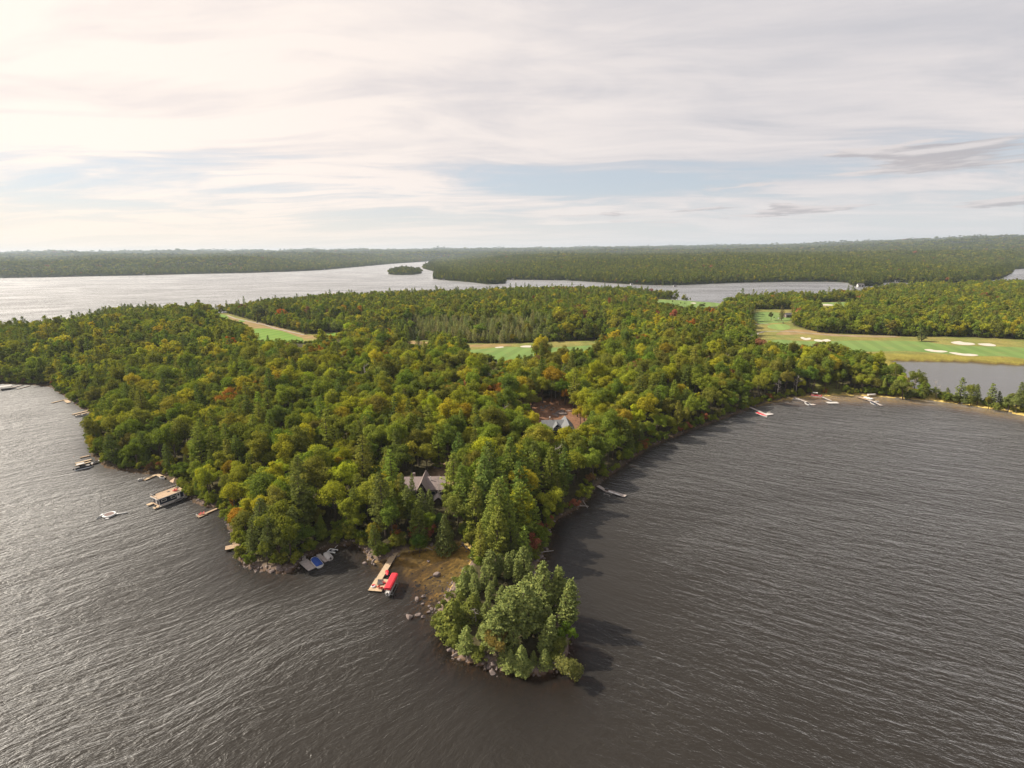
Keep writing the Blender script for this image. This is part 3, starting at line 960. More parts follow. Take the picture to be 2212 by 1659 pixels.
def bare(seed, h, spread, twigs=90):
    rng = np.random.default_rng(seed)
    r0 = 0.016 * h
    tr = [tube_np([(0, 0, -0.8), (0.02 * h, 0, h * 0.4), (0, 0.02 * h, h * 0.75), (0.01 * h, 0, h)], [r0 * 1.2, r0, r0 * 0.6, r0 * 0.15], 5)]
    for k in range(14):
        a = rng.uniform(0, 6.283)
        z = h * rng.uniform(0.3, 0.9)
        L = spread * (1.15 - 0.7 * z / h) * rng.uniform(0.6, 1.1)
        e = np.array([math.cos(a) * L, math.sin(a) * L, z + L * rng.uniform(0.3, 0.9)])
        s = np.array([0, 0, z])
        tr.append(tube_np([s, s * 0.5 + e * 0.5 + rng.normal(size=3) * 0.15, e], [r0 * 0.4, r0 * 0.28, r0 * 0.1], 4))
        for q in range(twigs // 14):
            u = rng.uniform(0.3, 1)
            p0 = s * (1 - u) + e * u
            p1 = p0 + rng.normal(size=3) * spread * 0.16 + np.array([math.cos(a), math.sin(a), 0.6]) * spread * 0.14
            tr.append(tube_np([p0, p1], [r0 * 0.13, r0 * 0.05], 3))
    return merge(tr)

PROTO = {}          # name -> (crown mesh, trunk mesh, joined mesh)
def register(name, crown, trunk, mat, bark='bark'):
    cm = raw_mesh(name + '_crown', crown[0], crown[1], [M[mat]])
    tm = raw_mesh(name + '_trunk', trunk[0], trunk[1], [M[bark]])
    v, f = merge([crown, trunk])
    mi = np.concatenate([np.zeros(len(crown[1])), np.ones(len(trunk[1]))])
    jm = raw_mesh(name + '_tree', v, f, [M[mat], M[bark]], mat_idx=mi)
    PROTO[name] = (cm, tm, jm)

NB_, NP_, NC_ = 10, 6, 4
for i in range(NB_):
    h = (15.5, 17, 14, 18.5, 12.5, 16.5, 15, 19, 13, 16)[i]
    rd = (4.9, 5.3, 4.4, 4.7, 4.1, 6.1, 3.6, 5.4, 5.0, 3.3)[i]
    register('broadleaf%d' % i, *broadleaf(100 + i, h, rd, 5200, 0.55, (0.22, 0.3, 0.2, 0.34, 0.25, 0.28, 0.2, 0.36, 0.3, 0.18)[i], (34, 44, 24, 40, 22, 52, 20, 36, 28, 26)[i]), 'leaf')
    register('midleaf%d' % i, *broadleaf(200 + i, h, rd, 1300, 1.05, 0.10, (26, 18, 34)[i % 3]), 'leaf')
for i in range(NP_):
    h = (20, 22, 18, 23, 19, 21)[i]
    rd = (4.9, 5.4, 4.5, 5.0, 5.6, 4.2)[i]
    register('pine%d' % i, *pine(300 + i, h, rd, 0.52, 1.25, (0.15, 0.22, 0.1, 0.25, 0.18, 0.12)[i], (0, 0.12, 0, 0.2, 0.05, 0.1)[i]), 'needle')
    register('midpine%d' % i, *pine(400 + i, h, rd, 0.95, 0.42, 0.15, 0, 1.3), 'needle')
for i in range(NC_):
    h = (12, 14, 10, 15)[i]
    register('cedar%d' % i, *cedar(500 + i, h, (2.6, 2.4, 2.3, 2.9)[i], 2600, 0.5), 'needle')
for i in range(3):
    register('flagpine%d' % i, *pine(600 + i, (20, 22, 18)[i], (3.3, 3.6, 3.0)[i], 0.50, 1.7, 0.12, 0.55, 0.85, 7, 0.3, 0.08, (0.05, 0.10, 0.07)[i], 0.3), 'needle')
for i in range(3):
    register('bush%d' % i, *broadleaf(700 + i, (4.5, 3.6, 6)[i], (2.3, 2.1, 2.6)[i], 1700, 0.4, 0.03, 18), 'leaf')
for i in range(3):
    register('larch%d' % i, *cedar(800 + i, (13, 15, 11)[i], (2.5, 2.7, 2.2)[i], 800, 0.6, 0.05, 0.5), 'leaf', 'bark')
for i in range(3):
    v, f = bare(900 + i, (12, 14, 10)[i], (3.6, 4.2, 3.2)[i])
    PROTO['bare%d' % i] = (None, raw_mesh('bare%d_trunk' % i, v, f, [M['deadwood']]), None)
for i in range(5):                                           # far crowns
    rng = np.random.default_rng(950 + i)
    c, t = broadleaf(950 + i, 15, 5.6, 150, 2.6, 0.1, 12)
    register('farleaf%d' % i, c, t, 'leaf')
for i in range(2):
    c, t = pine(970 + i, 19, 4.6, 2.0, 0.16, 0.1, 0, 2.0, 5)
    register('farpine%d' % i, c, t, 'needle')

def instancer(name, pts, proto_names, pidx, rot, sc, tint, label=None):
    """one object of kind stuff: trees set on the points by geometry nodes"""
    colx = bpy.data.collections.new(name + '_kinds')
    for k, pn in enumerate(proto_names):
        po = bpy.data.objects.new('%s_kind_%02d' % (name, k), PROTO[pn][2])
        colx.objects.link(po)
    me = bpy.data.meshes.new(name)
    me.vertices.add(len(pts))
    me.vertices.foreach_set('co', np.asarray(pts, np.float32).ravel())
    def attr(nm, ty, dat, key='value'):
        a = me.attributes.new(nm, ty, 'POINT')
        a.data.foreach_set(key, np.asarray(dat).ravel())
    attr('proto', 'INT', np.asarray(pidx, np.int32))
    attr('rot', 'FLOAT_VECTOR', np.asarray(rot, np.float32), 'vector')
    attr('sc', 'FLOAT_VECTOR', np.asarray(sc, np.float32), 'vector')
    attr('tint', 'FLOAT_COLOR', np.concatenate([tint, np.ones((len(tint), 1))], 1).astype(np.float32), 'color')
    me.update()
    ob = link(name, me)
    ng = bpy.data.node_groups.new(name + '_scatter', 'GeometryNodeTree')
    ng.interface.new_socket('Geometry', in_out='INPUT', socket_type='NodeSocketGeometry')
    ng.interface.new_socket('Geometry', in_out='OUTPUT', socket_type='NodeSocketGeometry')
    N = ng.nodes
    gi, go = N.new('NodeGroupInput'), N.new('NodeGroupOutput')
    ip = N.new('GeometryNodeInstanceOnPoints')
    ci = N.new('GeometryNodeCollectionInfo')
    ci.inputs['Collection'].default_value = colx
    ci.inputs['Separate Children'].default_value = True
    ci.inputs['Reset Children'].default_value = True
    ip.inputs['Pick Instance'].default_value = True
    def named(nm, ty):
        a = N.new('GeometryNodeInputNamedAttribute')
        a.data_type = ty
        a.inputs['Name'].default_value = nm
        return next(s for s in a.outputs if s.enabled and s.name == 'Attribute')
    Lk = ng.links.new
    Lk(gi.outputs[0], ip.inputs['Points'])
    Lk(ci.outputs[0], ip.inputs['Instance'])
    Lk(named('proto', 'INT'), ip.inputs['Instance Index'])
    er = N.new('FunctionNodeEulerToRotation')
    Lk(named('rot', 'FLOAT_VECTOR'), er.inputs[0])
    Lk(er.outputs[0], ip.inputs['Rotation'])
    Lk(named('sc', 'FLOAT_VECTOR'), ip.inputs['Scale'])
    Lk(ip.outputs[0], go.inputs[0])
    ob.modifiers.new('scatter', 'NODES').node_group = ng
    ob['kind'] = 'stuff'
    if label:
        ob['label'] = label
    return ob

# colours of single trees (leaf reflectance)
T_GREEN = np.array([(0.062, 0.086, 0.018), (0.078, 0.098, 0.020), (0.052, 0.074, 0.020), (0.092, 0.104, 0.022), (0.070, 0.078, 0.022)])
T_YGREEN = np.array([(0.125, 0.135, 0.018), (0.145, 0.140, 0.020), (0.110, 0.128, 0.020)])
T_GOLD = np.array([(0.25, 0.17, 0.02), (0.29, 0.165, 0.025), (0.21, 0.155, 0.02)])
T_ORANGE = np.array([(0.34, 0.115, 0.022), (0.30, 0.13, 0.03)])
T_RUST = np.array([(0.20, 0.085, 0.035), (0.17, 0.10, 0.05), (0.26, 0.095, 0.06)])
T_PINE = np.array([(0.060, 0.080, 0.024), (0.074, 0.092, 0.026), (0.052, 0.072, 0.026), (0.084, 0.100, 0.028)])
T_GREY = np.array([(0.19, 0.20, 0.085), (0.17, 0.185, 0.075), (0.21, 0.20, 0.10)])

TINT_GAIN = np.array([2.75, 2.48, 1.85])
for T_ in (T_GREEN, T_YGREEN, T_PINE):
    T_ *= TINT_GAIN
for T_ in (T_GOLD, T_ORANGE, T_RUST, T_GREY):
    T_ *= 1.3
# ---- views that no tree may block (picture polygons), and trees that stand where one sees them
za = crop(440, 1480, 280); zb = crop(1130, 1680, 240); zc_ = crop(900, 1660, 280); zd = crop(220, 1400, 200)
ze = crop(2300, 1180, 500, 2212); zu = crop(1600, 1230, 240); zl = crop(1240, 1420, 240); zk = crop(1840, 1490, 160)
zw = crop(0, 1170, 320); zt = crop(280, 1560, 140); zr = crop(580, 1560, 220); zp = crop(700, 1680, 240)
r1 = crop(0, 750, 1000); r4 = crop(200, 1350, 800); r5 = crop(850, 1650, 800); tip = crop(1340, 1700, 500, 1659)
KEEP = [
    [zu(600, 260), zu(1050, 200), zu(1450, 320), zu(1750, 520), zu(1750, 760), zu(1700, 960), zu(1600, 990), zu(1320, 890), zu(930, 800), zu(720, 580)],
    [zl(230, 560), zl(860, 440), zl(1400, 600), zl(1380, 640), zl(1100, 800), zl(820, 880), zl(600, 920), zl(480, 800), zl(330, 700)],
    [zl(1000, 330), zl(1350, 300), zl(1700, 300), zl(1650, 440), zl(1450, 520), zl(1150, 430)],
    [zl(1120, 1150), zl(1340, 1100), zl(1340, 1500), zl(1130, 1500)],
    [za(270, 430), za(860, 130), za(1000, 380), za(1060, 480), za(1100, 560), za(400, 820)],
    [zr(280, 500), zr(600, 360), zr(990, 270), zr(1050, 320), zr(400, 620)],
    [zr(1200, 1450), zr(1480, 1310), zr(1700, 1380), zr(1760, 1480), zr(1650, 1560), zr(1220, 1640)],
    [zc_(280, 600), zc_(1000, 400), zc_(1240, 330), zc_(1240, 600), zc_(560, 1010), zc_(300, 800)],
    [zb(180, 1500), zb(930, 330), zb(1080, 330), zb(1080, 1050), zb(800, 1560)],
    [zd(300, 230), zd(660, 220), zd(1000, 300), zd(1000, 560), zd(300, 840), zd(130, 600)],
    [r4(650, 400), r4(830, 340), r4(880, 390), r4(860, 430), r4(690, 440)],
    [zw(0, 190), zw(260, 190), zw(320, 230), zw(650, 220), zw(650, 260), zw(350, 330), zw(0, 350)],
    [zw(1100, 600), zw(1400, 500), zw(1540, 560), zw(1540, 640), zw(1120, 640)],
    [zw(1540, 850), zw(1900, 760), zw(1980, 800), zw(1920, 920), zw(1600, 940)],
    [zk(300, 330), zk(500, 330), zk(1680, 760), zk(1560, 950), zk(280, 470)],
    [ze(160, 390), ze(380, 440), ze(510, 500), ze(420, 560), ze(170, 440)],
    [ze(740, 240), ze(1100, 360), ze(1000, 400), ze(740, 260)],
    [ze(1040, 190), ze(1180, 220), ze(1430, 340), ze(1300, 370), ze(1040, 270)],
    [ze(1690, 240), ze(1900, 220), ze(2030, 390), ze(1870, 400), ze(1700, 290)],
    [ze(1330, 130), ze(1480, 160), ze(1500, 220), ze(1300, 220)],
    [rf(100, 100), rf(270, 100), rf(420, 150), rf(560, 180), rf(880, 258), rf(1100, 248), rf(1190, 255), rf(1150, 285), rf(960, 290), rf(860, 318), rf(740, 310), rf(520, 310), rf(480, 300), rf(465, 220), rf(350, 165)],
    [r2(540, 695), r2(680, 700), r2(820, 715), r2(760, 735), r2(560, 720)],
    [r2(1010, 725), r2(1300, 715), r2(1480, 740), r2(1480, 810), r2(1260, 835), r2(1030, 780)],
    [r2(1570, 735), r2(1700, 715), r2(1990, 700), r2(1900, 745), r2(1720, 770), r2(1580, 790)],
    [rg(350, 216), rg(700, 228), rg(900, 238), rg(840, 270), rg(600, 272), rg(400, 240)],
    [rg(1115, 312), rg(1290, 312), rg(1400, 380), rg(1410, 430), rg(1600, 460), rg(1900, 485), rg(2212, 490), rg(2212, 560), rg(1900, 560), rg(1780, 545), rg(1600, 550), rg(1500, 540), rg(1320, 540), rg(1180, 560), rg(1110, 430)],
    [r3(760, 690), r3(1060, 700), r3(1400, 672), r3(1700, 680), r3(2250, 700), r3(2250, 860), r3(1300, 835), r3(1160, 780), r3(1080, 735), r3(760, 705)],
    [r3(1310, 830), r3(2212, 860), r3(2212, 1000), r3(2080, 1060), r3(1840, 985), r3(1700, 1000), r3(1560, 960), r3(1440, 930)],
    [rg(1640, 240), rg(1850, 235), rg(1830, 260), rg(1640, 262)],
    [(2172, 604), (2190, 584), (2230, 582), (2230, 600)],
]
KP = [np.array(k) for k in KEEP]
STRICT = (0, 1, 2, 3)                                  # the two houses and their yards must stay in view
def blocked(P, hgt, rad):
    """True for trees that would hide one of the views above"""
    bad = np.zeros(len(P), bool)
    for fz, fx, strict in [(a, c, False) for a in (0.12, 0.4, 0.7, 0.9) for c in (-0.45, 0, 0.45)] + [(a, c, True) for a in (0.5, 0.75, 1.0) for c in (-0.9, 0, 0.9)]:
        if True:
            q = P + np.stack([fx * rad * (1.0 if fz < 0.8 else 0.5), np.zeros(len(P)), hgt * fz], 1)
            x, y = proj(q)
            for k in ([KP[i] for i in STRICT] if strict else KP):
                m = (x > k[:, 0].min()) & (x < k[:, 0].max()) & (y > k[:, 1].min()) & (y < k[:, 1].max()) & ~bad
                if m.any():
                    ii = np.where(m)[0]
                    bad[ii[inside(x[ii], y[ii], k)]] = True
    return bad

# ---- the wood on the near land
sp = 6.1
xs, ys = np.meshgrid(np.arange(-1150, 1250, sp), np.arange(95, 1330, sp * 0.92))
xs = xs + (np.arange(xs.shape[0]) % 2)[:, None] * sp / 2
xs = (xs + RNG.uniform(-0.36, 0.36, xs.shape) * sp).ravel()
ys = (ys + RNG.uniform(-0.36, 0.36, ys.shape) * sp).ravel()
vis = np.abs(xs) < 1.10 * ys + 30
xs, ys = xs[vis], ys[vis]
quick = sdist(xs, ys, MAIN) > 0.8
xs, ys = xs[quick], ys[quick]
zz, sd = height(xs, ys)
keep = sd > 0.3
for g in GOLF:
    keep &= sdist(xs, ys, g) < -1
tipw = [tuple(G(x, y, 0)[:2]) for x, y in ((930, 1240), (1030, 1236), (1090, 1240), (1195, 1240), (1300, 1300), (1300, 1480), (930, 1480))]
keep &= ~inside(xs, ys, tipw)
keep &= sdist(xs, ys, POND) < -9
xs, ys, zz, sd = xs[keep], ys[keep], zz[keep], sd[keep]
P = np.stack([xs, ys, zz], 1)
px, py = proj(P)
on = (px > -120) & (px < 2330) & (py < 1720)
P, sd, px, py = P[on], sd[on], px[on], py[on]
n = len(P)
dist = np.hypot(P[:, 0], P[:, 1])
u = RNG.random(n)
patch = waves(P[:, 0], P[:, 1], 90, 51)
pp = np.full(n, 0.07) + 0.10 * (patch > 0.35)
pp = np.where((px < 520) & (py > 700), 0.14 + 0.16 * (py > 900) + 0.2 * patch, pp)
pp = np.where((px >= 520) & (px < 900) & (py > 860), 0.14 + 0.2 * patch, pp)
pp = np.where((py > 1060) & (px > 960), 0.7, pp)
pp = np.where((px > 760) & (px < 1000) & (py > 1040), 0.4, pp)
pp = np.where((px < 330) & (py < 700), 0.25, pp)
pp = np.where((sd < 12) & (px > 1250) & (dist < 420), 0.1, pp)
is_pine = u < pp
swamp = (px > 880) & (px < 1190) & (py > 700) & (py < 745) & (RNG.random(n) < 0.85)
is_ced = (~is_pine) & (RNG.random(n) < np.where(py > 900, 0.05, 0.008)) & ~swamp
is_bare = (~is_pine) & (~is_ced) & (~swamp) & (RNG.random(n) < np.where((py > 820) & (px > 700) & (px < 1250), 0.035, 0.012)) & (dist < 500)
v = RNG.random(n)
central = (px > 480) & (px < 1330) & (py > 740) & (py < 950)
edge = (py > 690) & (py < 800) & (px > 600)
cl_ = np.clip(0.55 + 1.1 * waves(P[:, 0], P[:, 1], 75, 71), 0.05, 2.2)
cl2 = np.clip(0.75 + 1.0 * waves(P[:, 0], P[:, 1], 120, 72), 0.1, 2.0)
pg, po, pr, py_ = (0.016 + 0.045 * central + 0.012 * edge) * cl_, (0.001 + 0.010 * central + 0.003 * edge) * cl_, 0.006 + (0.014 * central + 0.03 * ((px > 1150) & (px < 1780) & (py < 860))) * cl_, cl2 * (0.24 + 0.12 * central + 0.15 * ((px > 950) & (px < 1500) & (py > 850)))
leftw = np.where(px < 480, 0.35, 1.0)
pg, pr = pg * leftw, pr * leftw
def pickc(tab, m):
    return tab[RNG.integers(0, len(tab), m)]
tint = pickc(T_GREEN, n)
sel = v < pg + po + pr + py_
tint[sel] = pickc(T_YGREEN, sel.sum())
sel = v < pg + po + pr
tint[sel] = pickc(T_RUST, sel.sum())
sel = v < pg + po
tint[sel] = pickc(T_GOLD, sel.sum())
sel = v < po
tint[sel] = pickc(T_ORANGE, sel.sum())
hue = np.where(v < po, 4, np.where(v < pg + po, 3, np.where(v < pg + po + pr, 2, np.where(v < pg + po + pr + py_, 1, 0))))
ev = is_pine | is_ced
tint[ev] = pickc(T_PINE, ev.sum())
tint[swamp] = pickc(T_GREY, swamp.sum())
tint = tint * np.exp(RNG.normal(0, 0.10, (n, 1))) * np.exp(RNG.normal(0, 0.05, (n, 3)))
s = np.where(is_pine, RNG.uniform(0.66, 1.12, n), np.where(is_ced, RNG.uniform(0.6, 1.1, n), RNG.uniform(0.58, 1.14, n)))
s = np.where(dist > 620, s * 0.92, s) * np.where(sd < 6, 0.82, 1.0)
s = np.where((px < 420) & (py < 700), s * 0.85, s)
neck = (px > 1000) & (px < 1200) & (py > 1070)
s = np.where(neck & is_pine, s * 1.12, s)
tint[neck] *= 1.15
hgt = np.where(is_pine, 20.5, np.where(is_ced, 13, np.where(swamp, 13, 15.6))) * s
rad = np.where(is_pine, 4.2, np.where(is_ced, 2.6, np.where(swamp, 1.8, 4.9))) * s
ok = ~blocked(P, hgt, rad)
kind = np.where(swamp, 3, np.where(is_bare, 4, np.where(is_ced, 2, np.where(is_pine, 1, 0))))
P, px, py, sd, dist, tint, s, kind, hue, hgt = [a[ok] for a in (P, px, py, sd, dist, tint, s, kind, hue, hgt)]
n = len(P)
rotz = RNG.uniform(0, 6.283, n)
lean = RNG.normal(0, 0.03, (n, 2))
print('near trees', n, [int((kind == k).sum()) for k in range(5)])

LAND = [(1205, 905, 'the upper house'), (1190, 870, 'the red earth clearing'), (915, 1035, 'the lower cottage'), (365, 1060, 'the houseboat'), (503, 1180, 'the square plank dock'),
        (840, 1200, 'the red canopy'), (450, 1100, 'the two chair dock'), (190, 990, 'the finger docks'), (180, 880, 'the far left docks'),
        (1315, 1050, 'the long grey dock'), (680, 1190, 'the blue covered boat'), (330, 1020, 'the bent tan dock'), (1010, 1180, 'the sandy cove'),
        (1640, 880, 'the red speedboat'), (1740, 860, 'the right hand docks'), (640, 720, 'the left fairway'), (1110, 770, 'the middle fairway'),
        (1180, 1160, 'the narrow neck'), (600, 900, 'the middle left slope'), (1000, 900, 'the middle wood'), (1450, 880, 'the right slope'), (1450, 960, 'the shaded right shore'), (800, 950, 'the hollow by the cottage')]
HUEW = ['olive green', 'yellow green', 'rust brown', 'golden', 'orange']
def where_(x, y):
    k = min(range(len(LAND)), key=lambda i: ((LAND[i][0] - x) ** 2 + (1.6 * (LAND[i][1] - y)) ** 2))
    lx, ly, nm = LAND[k]
    ddx, ddy = x - lx, (y - ly) * 1.6
    if 'middle' in nm and 'fairway' not in nm or 'slope' in nm or 'hollow' in nm:
        return 'in ' + nm if abs(ddx) < 60 else ('left in ' if ddx < 0 else 'right in ') + nm
    if abs(ddx) > abs(ddy):
        return ('left of ' if ddx < 0 else 'right of ') + nm
    return ('behind ' if ddy < 0 else 'in front of ') + nm
SIZEW = lambda q: 'small' if q < 0.78 else ('big' if q > 1.0 else 'middling')
COUNTS = {}
def add_tree(nm, proto, loc, rz, sc, tint, label, cat, group=None, tilt=(0, 0)):
    cm, tm, _ = PROTO[proto]
    sc = (sc, sc, sc) if np.isscalar(sc) else sc
    r = link(nm, None, loc=loc, rot=(float(tilt[0]), float(tilt[1]), float(rz)), scale=tuple(float(q) for q in sc))
    tag(r, label, cat, group)
    link('trunk', tm, r)
    if cm is not None:
        c = link('crown', cm, r)
        c['tint'] = [float(q) for q in tint]
    return r

app = hgt / dist * (py < 1720) * (px > 0) * (px < 2212)
single = np.zeros(n, bool)
for kset in ((0,), (1, 2)):
    ii = np.where(np.isin(kind, kset))[0]
    ii = ii[np.argsort(-app[ii])][:255]
    single[ii] = True
single |= (kind == 4)
for i in np.where(single)[0]:
    k = kind[i]
    wh = where_(px[i], py[i])
    rk = int(RNG.integers(0, 6))
    if k == 0:
        add_tree('broadleaf_tree', 'broadleaf%d' % (rk % NB_), P[i], rotz[i], s[i], tint[i], '%s %s leafy tree %s' % (SIZEW(s[i]), HUEW[hue[i]], wh), 'tree', 'broadleaf trees on the wooded point', lean[i])
    elif k == 1:
        add_tree('pine_tree', 'pine%d' % (rk % NP_), P[i], rotz[i], s[i], tint[i], '%s layered pine %s' % (SIZEW(s[i]), wh), 'tree', 'pines on the wooded point', lean[i])
    elif k == 2:
        add_tree('cedar_tree', 'cedar%d' % (rk % NC_), P[i], rotz[i], s[i], tint[i], '%s cone shaped evergreen %s' % (SIZEW(s[i]), wh), 'tree', 'cone shaped evergreens on the wooded point', lean[i])
    else:
        add_tree('bare_tree', 'bare%d' % (rk % 3), P[i], rotz[i], s[i] * 1.05, (0, 0, 0), 'bare grey %s tree %s' % (SIZEW(s[i]), wh), 'tree', 'bare trees in the wood', lean[i])

def stuff(name, sel, protos, label, mult=1.0):
    ii = np.where(sel)[0]
    if not len(ii):
        return
    sc = s[ii] * mult
    instancer(name, P[ii], protos, RNG.integers(0, len(protos), len(ii)), np.stack([lean[ii, 0], lean[ii, 1], rotz[ii]], 1),
              np.stack([sc * RNG.uniform(0.85, 1.18, len(ii)), sc * RNG.uniform(0.85, 1.18, len(ii)), sc * RNG.uniform(0.85, 1.15, len(ii))], 1), tint[ii], label)
rest = ~single
farz = dist > 420
stuff('broadleaf_wood', rest & (kind == 0) & ~farz, ['broadleaf%d' % i for i in range(NB_)], 'green and gold broadleaf wood covering the point')
stuff('distant_broadleaf_wood', rest & (kind == 0) & farz, ['midleaf%d' % i for i in range(NB_)], 'broadleaf wood further back round the fairways')
stuff('pine_wood', rest & (kind == 1) & ~farz, ['pine%d' % i for i in range(NP_)], 'pines massed on the left slope of the point')
stuff('distant_pine_wood', rest & (kind == 1) & farz, ['midpine%d' % i for i in range(NP_)], 'pines further back among the broadleaf wood')
stuff('cedar_wood', rest & (kind == 2), ['cedar%d' % i for i in range(NC_)], 'dark cone shaped evergreens scattered in the wood')
stuff('swamp_wood', rest & (kind == 3), ['larch%d' % i for i in range(3)], 'pale thin grey green swamp trees behind the middle fairway')

# bushes along the water and under the trees' edge
xs, ys = RNG.uniform(-420, 700, 110000), RNG.uniform(100, 640, 110000)
sdm = sdist(xs, ys, MAIN)
ii = (sdm > -0.2) & (sdm < np.where(xs > 0, 3.2, 4.5)) & (np.abs(xs) < 1.1 * ys)
xs, ys = xs[ii], ys[ii]
zz, sdx = height(xs, ys)
ii = (sdx > -0.2) & ~inside(xs, ys, tipw)
Q = np.stack([xs, ys, zz], 1)[ii]
Q = Q[~blocked(Q, np.full(len(Q), 3.0), np.full(len(Q), 1.6))][:9000]
nq = len(Q)
qt = np.where(RNG.random((nq, 1)) < 0.08, pickc(T_RUST, nq), pickc(T_GREEN, nq))
qs = RNG.uniform(0.45, 1.1, nq)
instancer('shore_bushes', Q, ['bush%d' % i for i in range(3)], RNG.integers(0, 3, nq), np.stack([np.zeros(nq), np.zeros(nq), RNG.uniform(0, 6.28, nq)], 1),
          np.stack([qs, qs, qs], 1), qt, 'low green bushes crowding the water edge')

# undergrowth at the feet of the trees round the fairways and along the back shore
xs, ys = RNG.uniform(-700, 1150, 160000), RNG.uniform(400, 1300, 160000)
ii = np.abs(xs) < 1.08 * ys
xs, ys = xs[ii], ys[ii]
sg = np.max([sdist(xs, ys, g) for g in GOLF], axis=0)
sdm = sdist(xs, ys, MAIN)
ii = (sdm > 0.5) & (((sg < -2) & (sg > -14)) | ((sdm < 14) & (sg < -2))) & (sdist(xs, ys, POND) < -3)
xs, ys = xs[ii], ys[ii]
zz, _ = height(xs, ys)
Q = np.stack([xs, ys, zz], 1)
Q = Q[~blocked(Q, np.full(len(Q), 4.0), np.full(len(Q), 2.0))][:6000]
nq = len(Q)
qs = RNG.uniform(0.7, 1.4, nq)
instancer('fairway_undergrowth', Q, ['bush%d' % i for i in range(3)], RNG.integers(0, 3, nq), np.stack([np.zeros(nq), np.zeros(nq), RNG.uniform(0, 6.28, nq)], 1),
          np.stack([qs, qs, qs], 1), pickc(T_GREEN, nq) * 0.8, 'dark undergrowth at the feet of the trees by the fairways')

# ---- woods on the far shores
FP, FS, FK, FT = [], [], [], []
for (ra, rb, sp, k) in ((1250, 2200, 8.5, 1.0), (2200, 3400, 12.5, 1.3), (3400, 6000, 25, 2.3), (6000, 10000, 48, 4.0), (10000, 16500, 92, 7.0)):
    x0 = rb * 0.80
    gx_, gy_ = np.meshgrid(np.arange(-x0, x0, sp), np.arange(ra * 0.66, rb, sp))
    x_ = (gx_ + RNG.uniform(-0.45, 0.45, gx_.shape) * sp).ravel()
    y_ = (gy_ + RNG.uniform(-0.45, 0.45, gy_.shape) * sp).ravel()
    rr_ = np.hypot(x_, y_)
    ii = (rr_ >= ra) & (rr_ < rb) & (np.abs(x_) < 1.06 * y_)
    x_, y_ = x_[ii], y_[ii]
    ii = (sdist(x_, y_, FAR) > 2) | (sdist(x_, y_, ISLE) > 1)
    x_, y_ = x_[ii], y_[ii]
    h_, s_ = height(x_, y_)
    q = np.stack([x_, y_, h_], 1)
    a, b_ = proj(q)
    ii = (a > -60) & (a < 2280)
    q, s_ = q[ii], s_[ii]
    m_ = len(q)
    lr = RNG.random(m_)
    sc = RNG.uniform(0.75, 1.2, m_)
    FP.append(q)
    FS.append(np.stack([sc * k, sc * k, sc * (1 + 0.22 * (k - 1))], 1))
    shorep = np.where(s_ < 60, 0.55, 0.13)
    isp = lr < shorep
    FK.append(np.where(isp, RNG.integers(5, 7, m_), RNG.integers(0, 5, m_)))
    t_ = pickc(T_GREEN, m_) * 0.78
    big = waves(q[:, 0], q[:, 1], 420, 61)
    lr2 = RNG.random(m_)
    ysel = lr2 < 0.16 + 0.12 * big
    t_[ysel] = pickc(T_YGREEN, ysel.sum()) * 0.74
    rs = lr2 < 0.006 + 0.14 * (waves(q[:, 0], q[:, 1], 260, 62) > 0.72)
    t_[rs] = pickc(T_RUST, rs.sum())
    t_[isp] = pickc(T_PINE, isp.sum()) * 0.68
    FT.append(t_ * np.exp(RNG.normal(0, 0.07, (m_, 1))))
FP, FS, FK, FT = np.concatenate(FP), np.concatenate(FS), np.concatenate(FK), np.concatenate(FT)
onisle = sdist(FP[:, 0], FP[:, 1], ISLE) > -5
print('far trees', len(FP))
names = ['farleaf%d' % i for i in range(5)] + ['farpine%d' % i for i in range(2)]
for nm, sel, lb in (('island_wood', onisle, 'dark wood covering the small island in the channel'),
                    ('hill_wood', ~onisle, 'unbroken wood covering the far shores and hills')):
    ii = np.where(sel)[0]
    instancer(nm, FP[ii], names, FK[ii], np.stack([np.zeros(len(ii)), np.zeros(len(ii)), RNG.uniform(0, 6.28, len(ii))], 1), FS[ii], FT[ii], lb)
# ------------------------------------------------------------------ trees that stand alone or are easily told apart
PH = {}
for k_, v_ in PROTO.items():
    me_ = v_[0] or v_[1]
    co = np.empty(len(me_.vertices) * 3, np.float32)
    me_.vertices.foreach_get('co', co)
    PH[k_] = float(co.reshape(-1, 3)[:, 2].max())

def tree_from(nm, proto, f, base, top, tint, label, cat='tree', group=None, fat=1.0, rz=None, lean=True, z0=0.6):
    """tree whose foot and tip are seen at the two crop points"""
    b_ = G(*f(*base), z0)
    h_, s_ = height(b_[0], b_[1])
    b_[2] = max(float(h_), 0.05)
    tx, ty = f(*top)
    zs = np.linspace(0.5, 40, 400)
    pxs, pys = proj(np.stack([np.full(400, b_[0]), np.full(400, b_[1]), b_[2] + zs], 1))
    i = int(np.argmin(np.abs(pys - ty)))
    H = zs[i]
    d_ = math.hypot(b_[0], b_[1])
    dxm = (tx - pxs[i]) / FPX * d_ if lean else 0.0
    ang = math.atan2(dxm, H)
    ang = max(-0.3, min(0.3, ang))
    sc = H / PH[proto]
    t = add_tree(nm, proto, b_, 0.0, (sc * fat, sc * fat, sc), tint, label, cat, group)
    if rz is None:
        rz = random.uniform(0, 6.28)
    t.rotation_euler = (Matrix.Rotation(ang, 3, 'Y') @ Matrix.Rotation(rz, 3, 'Z')).to_euler()
    return t

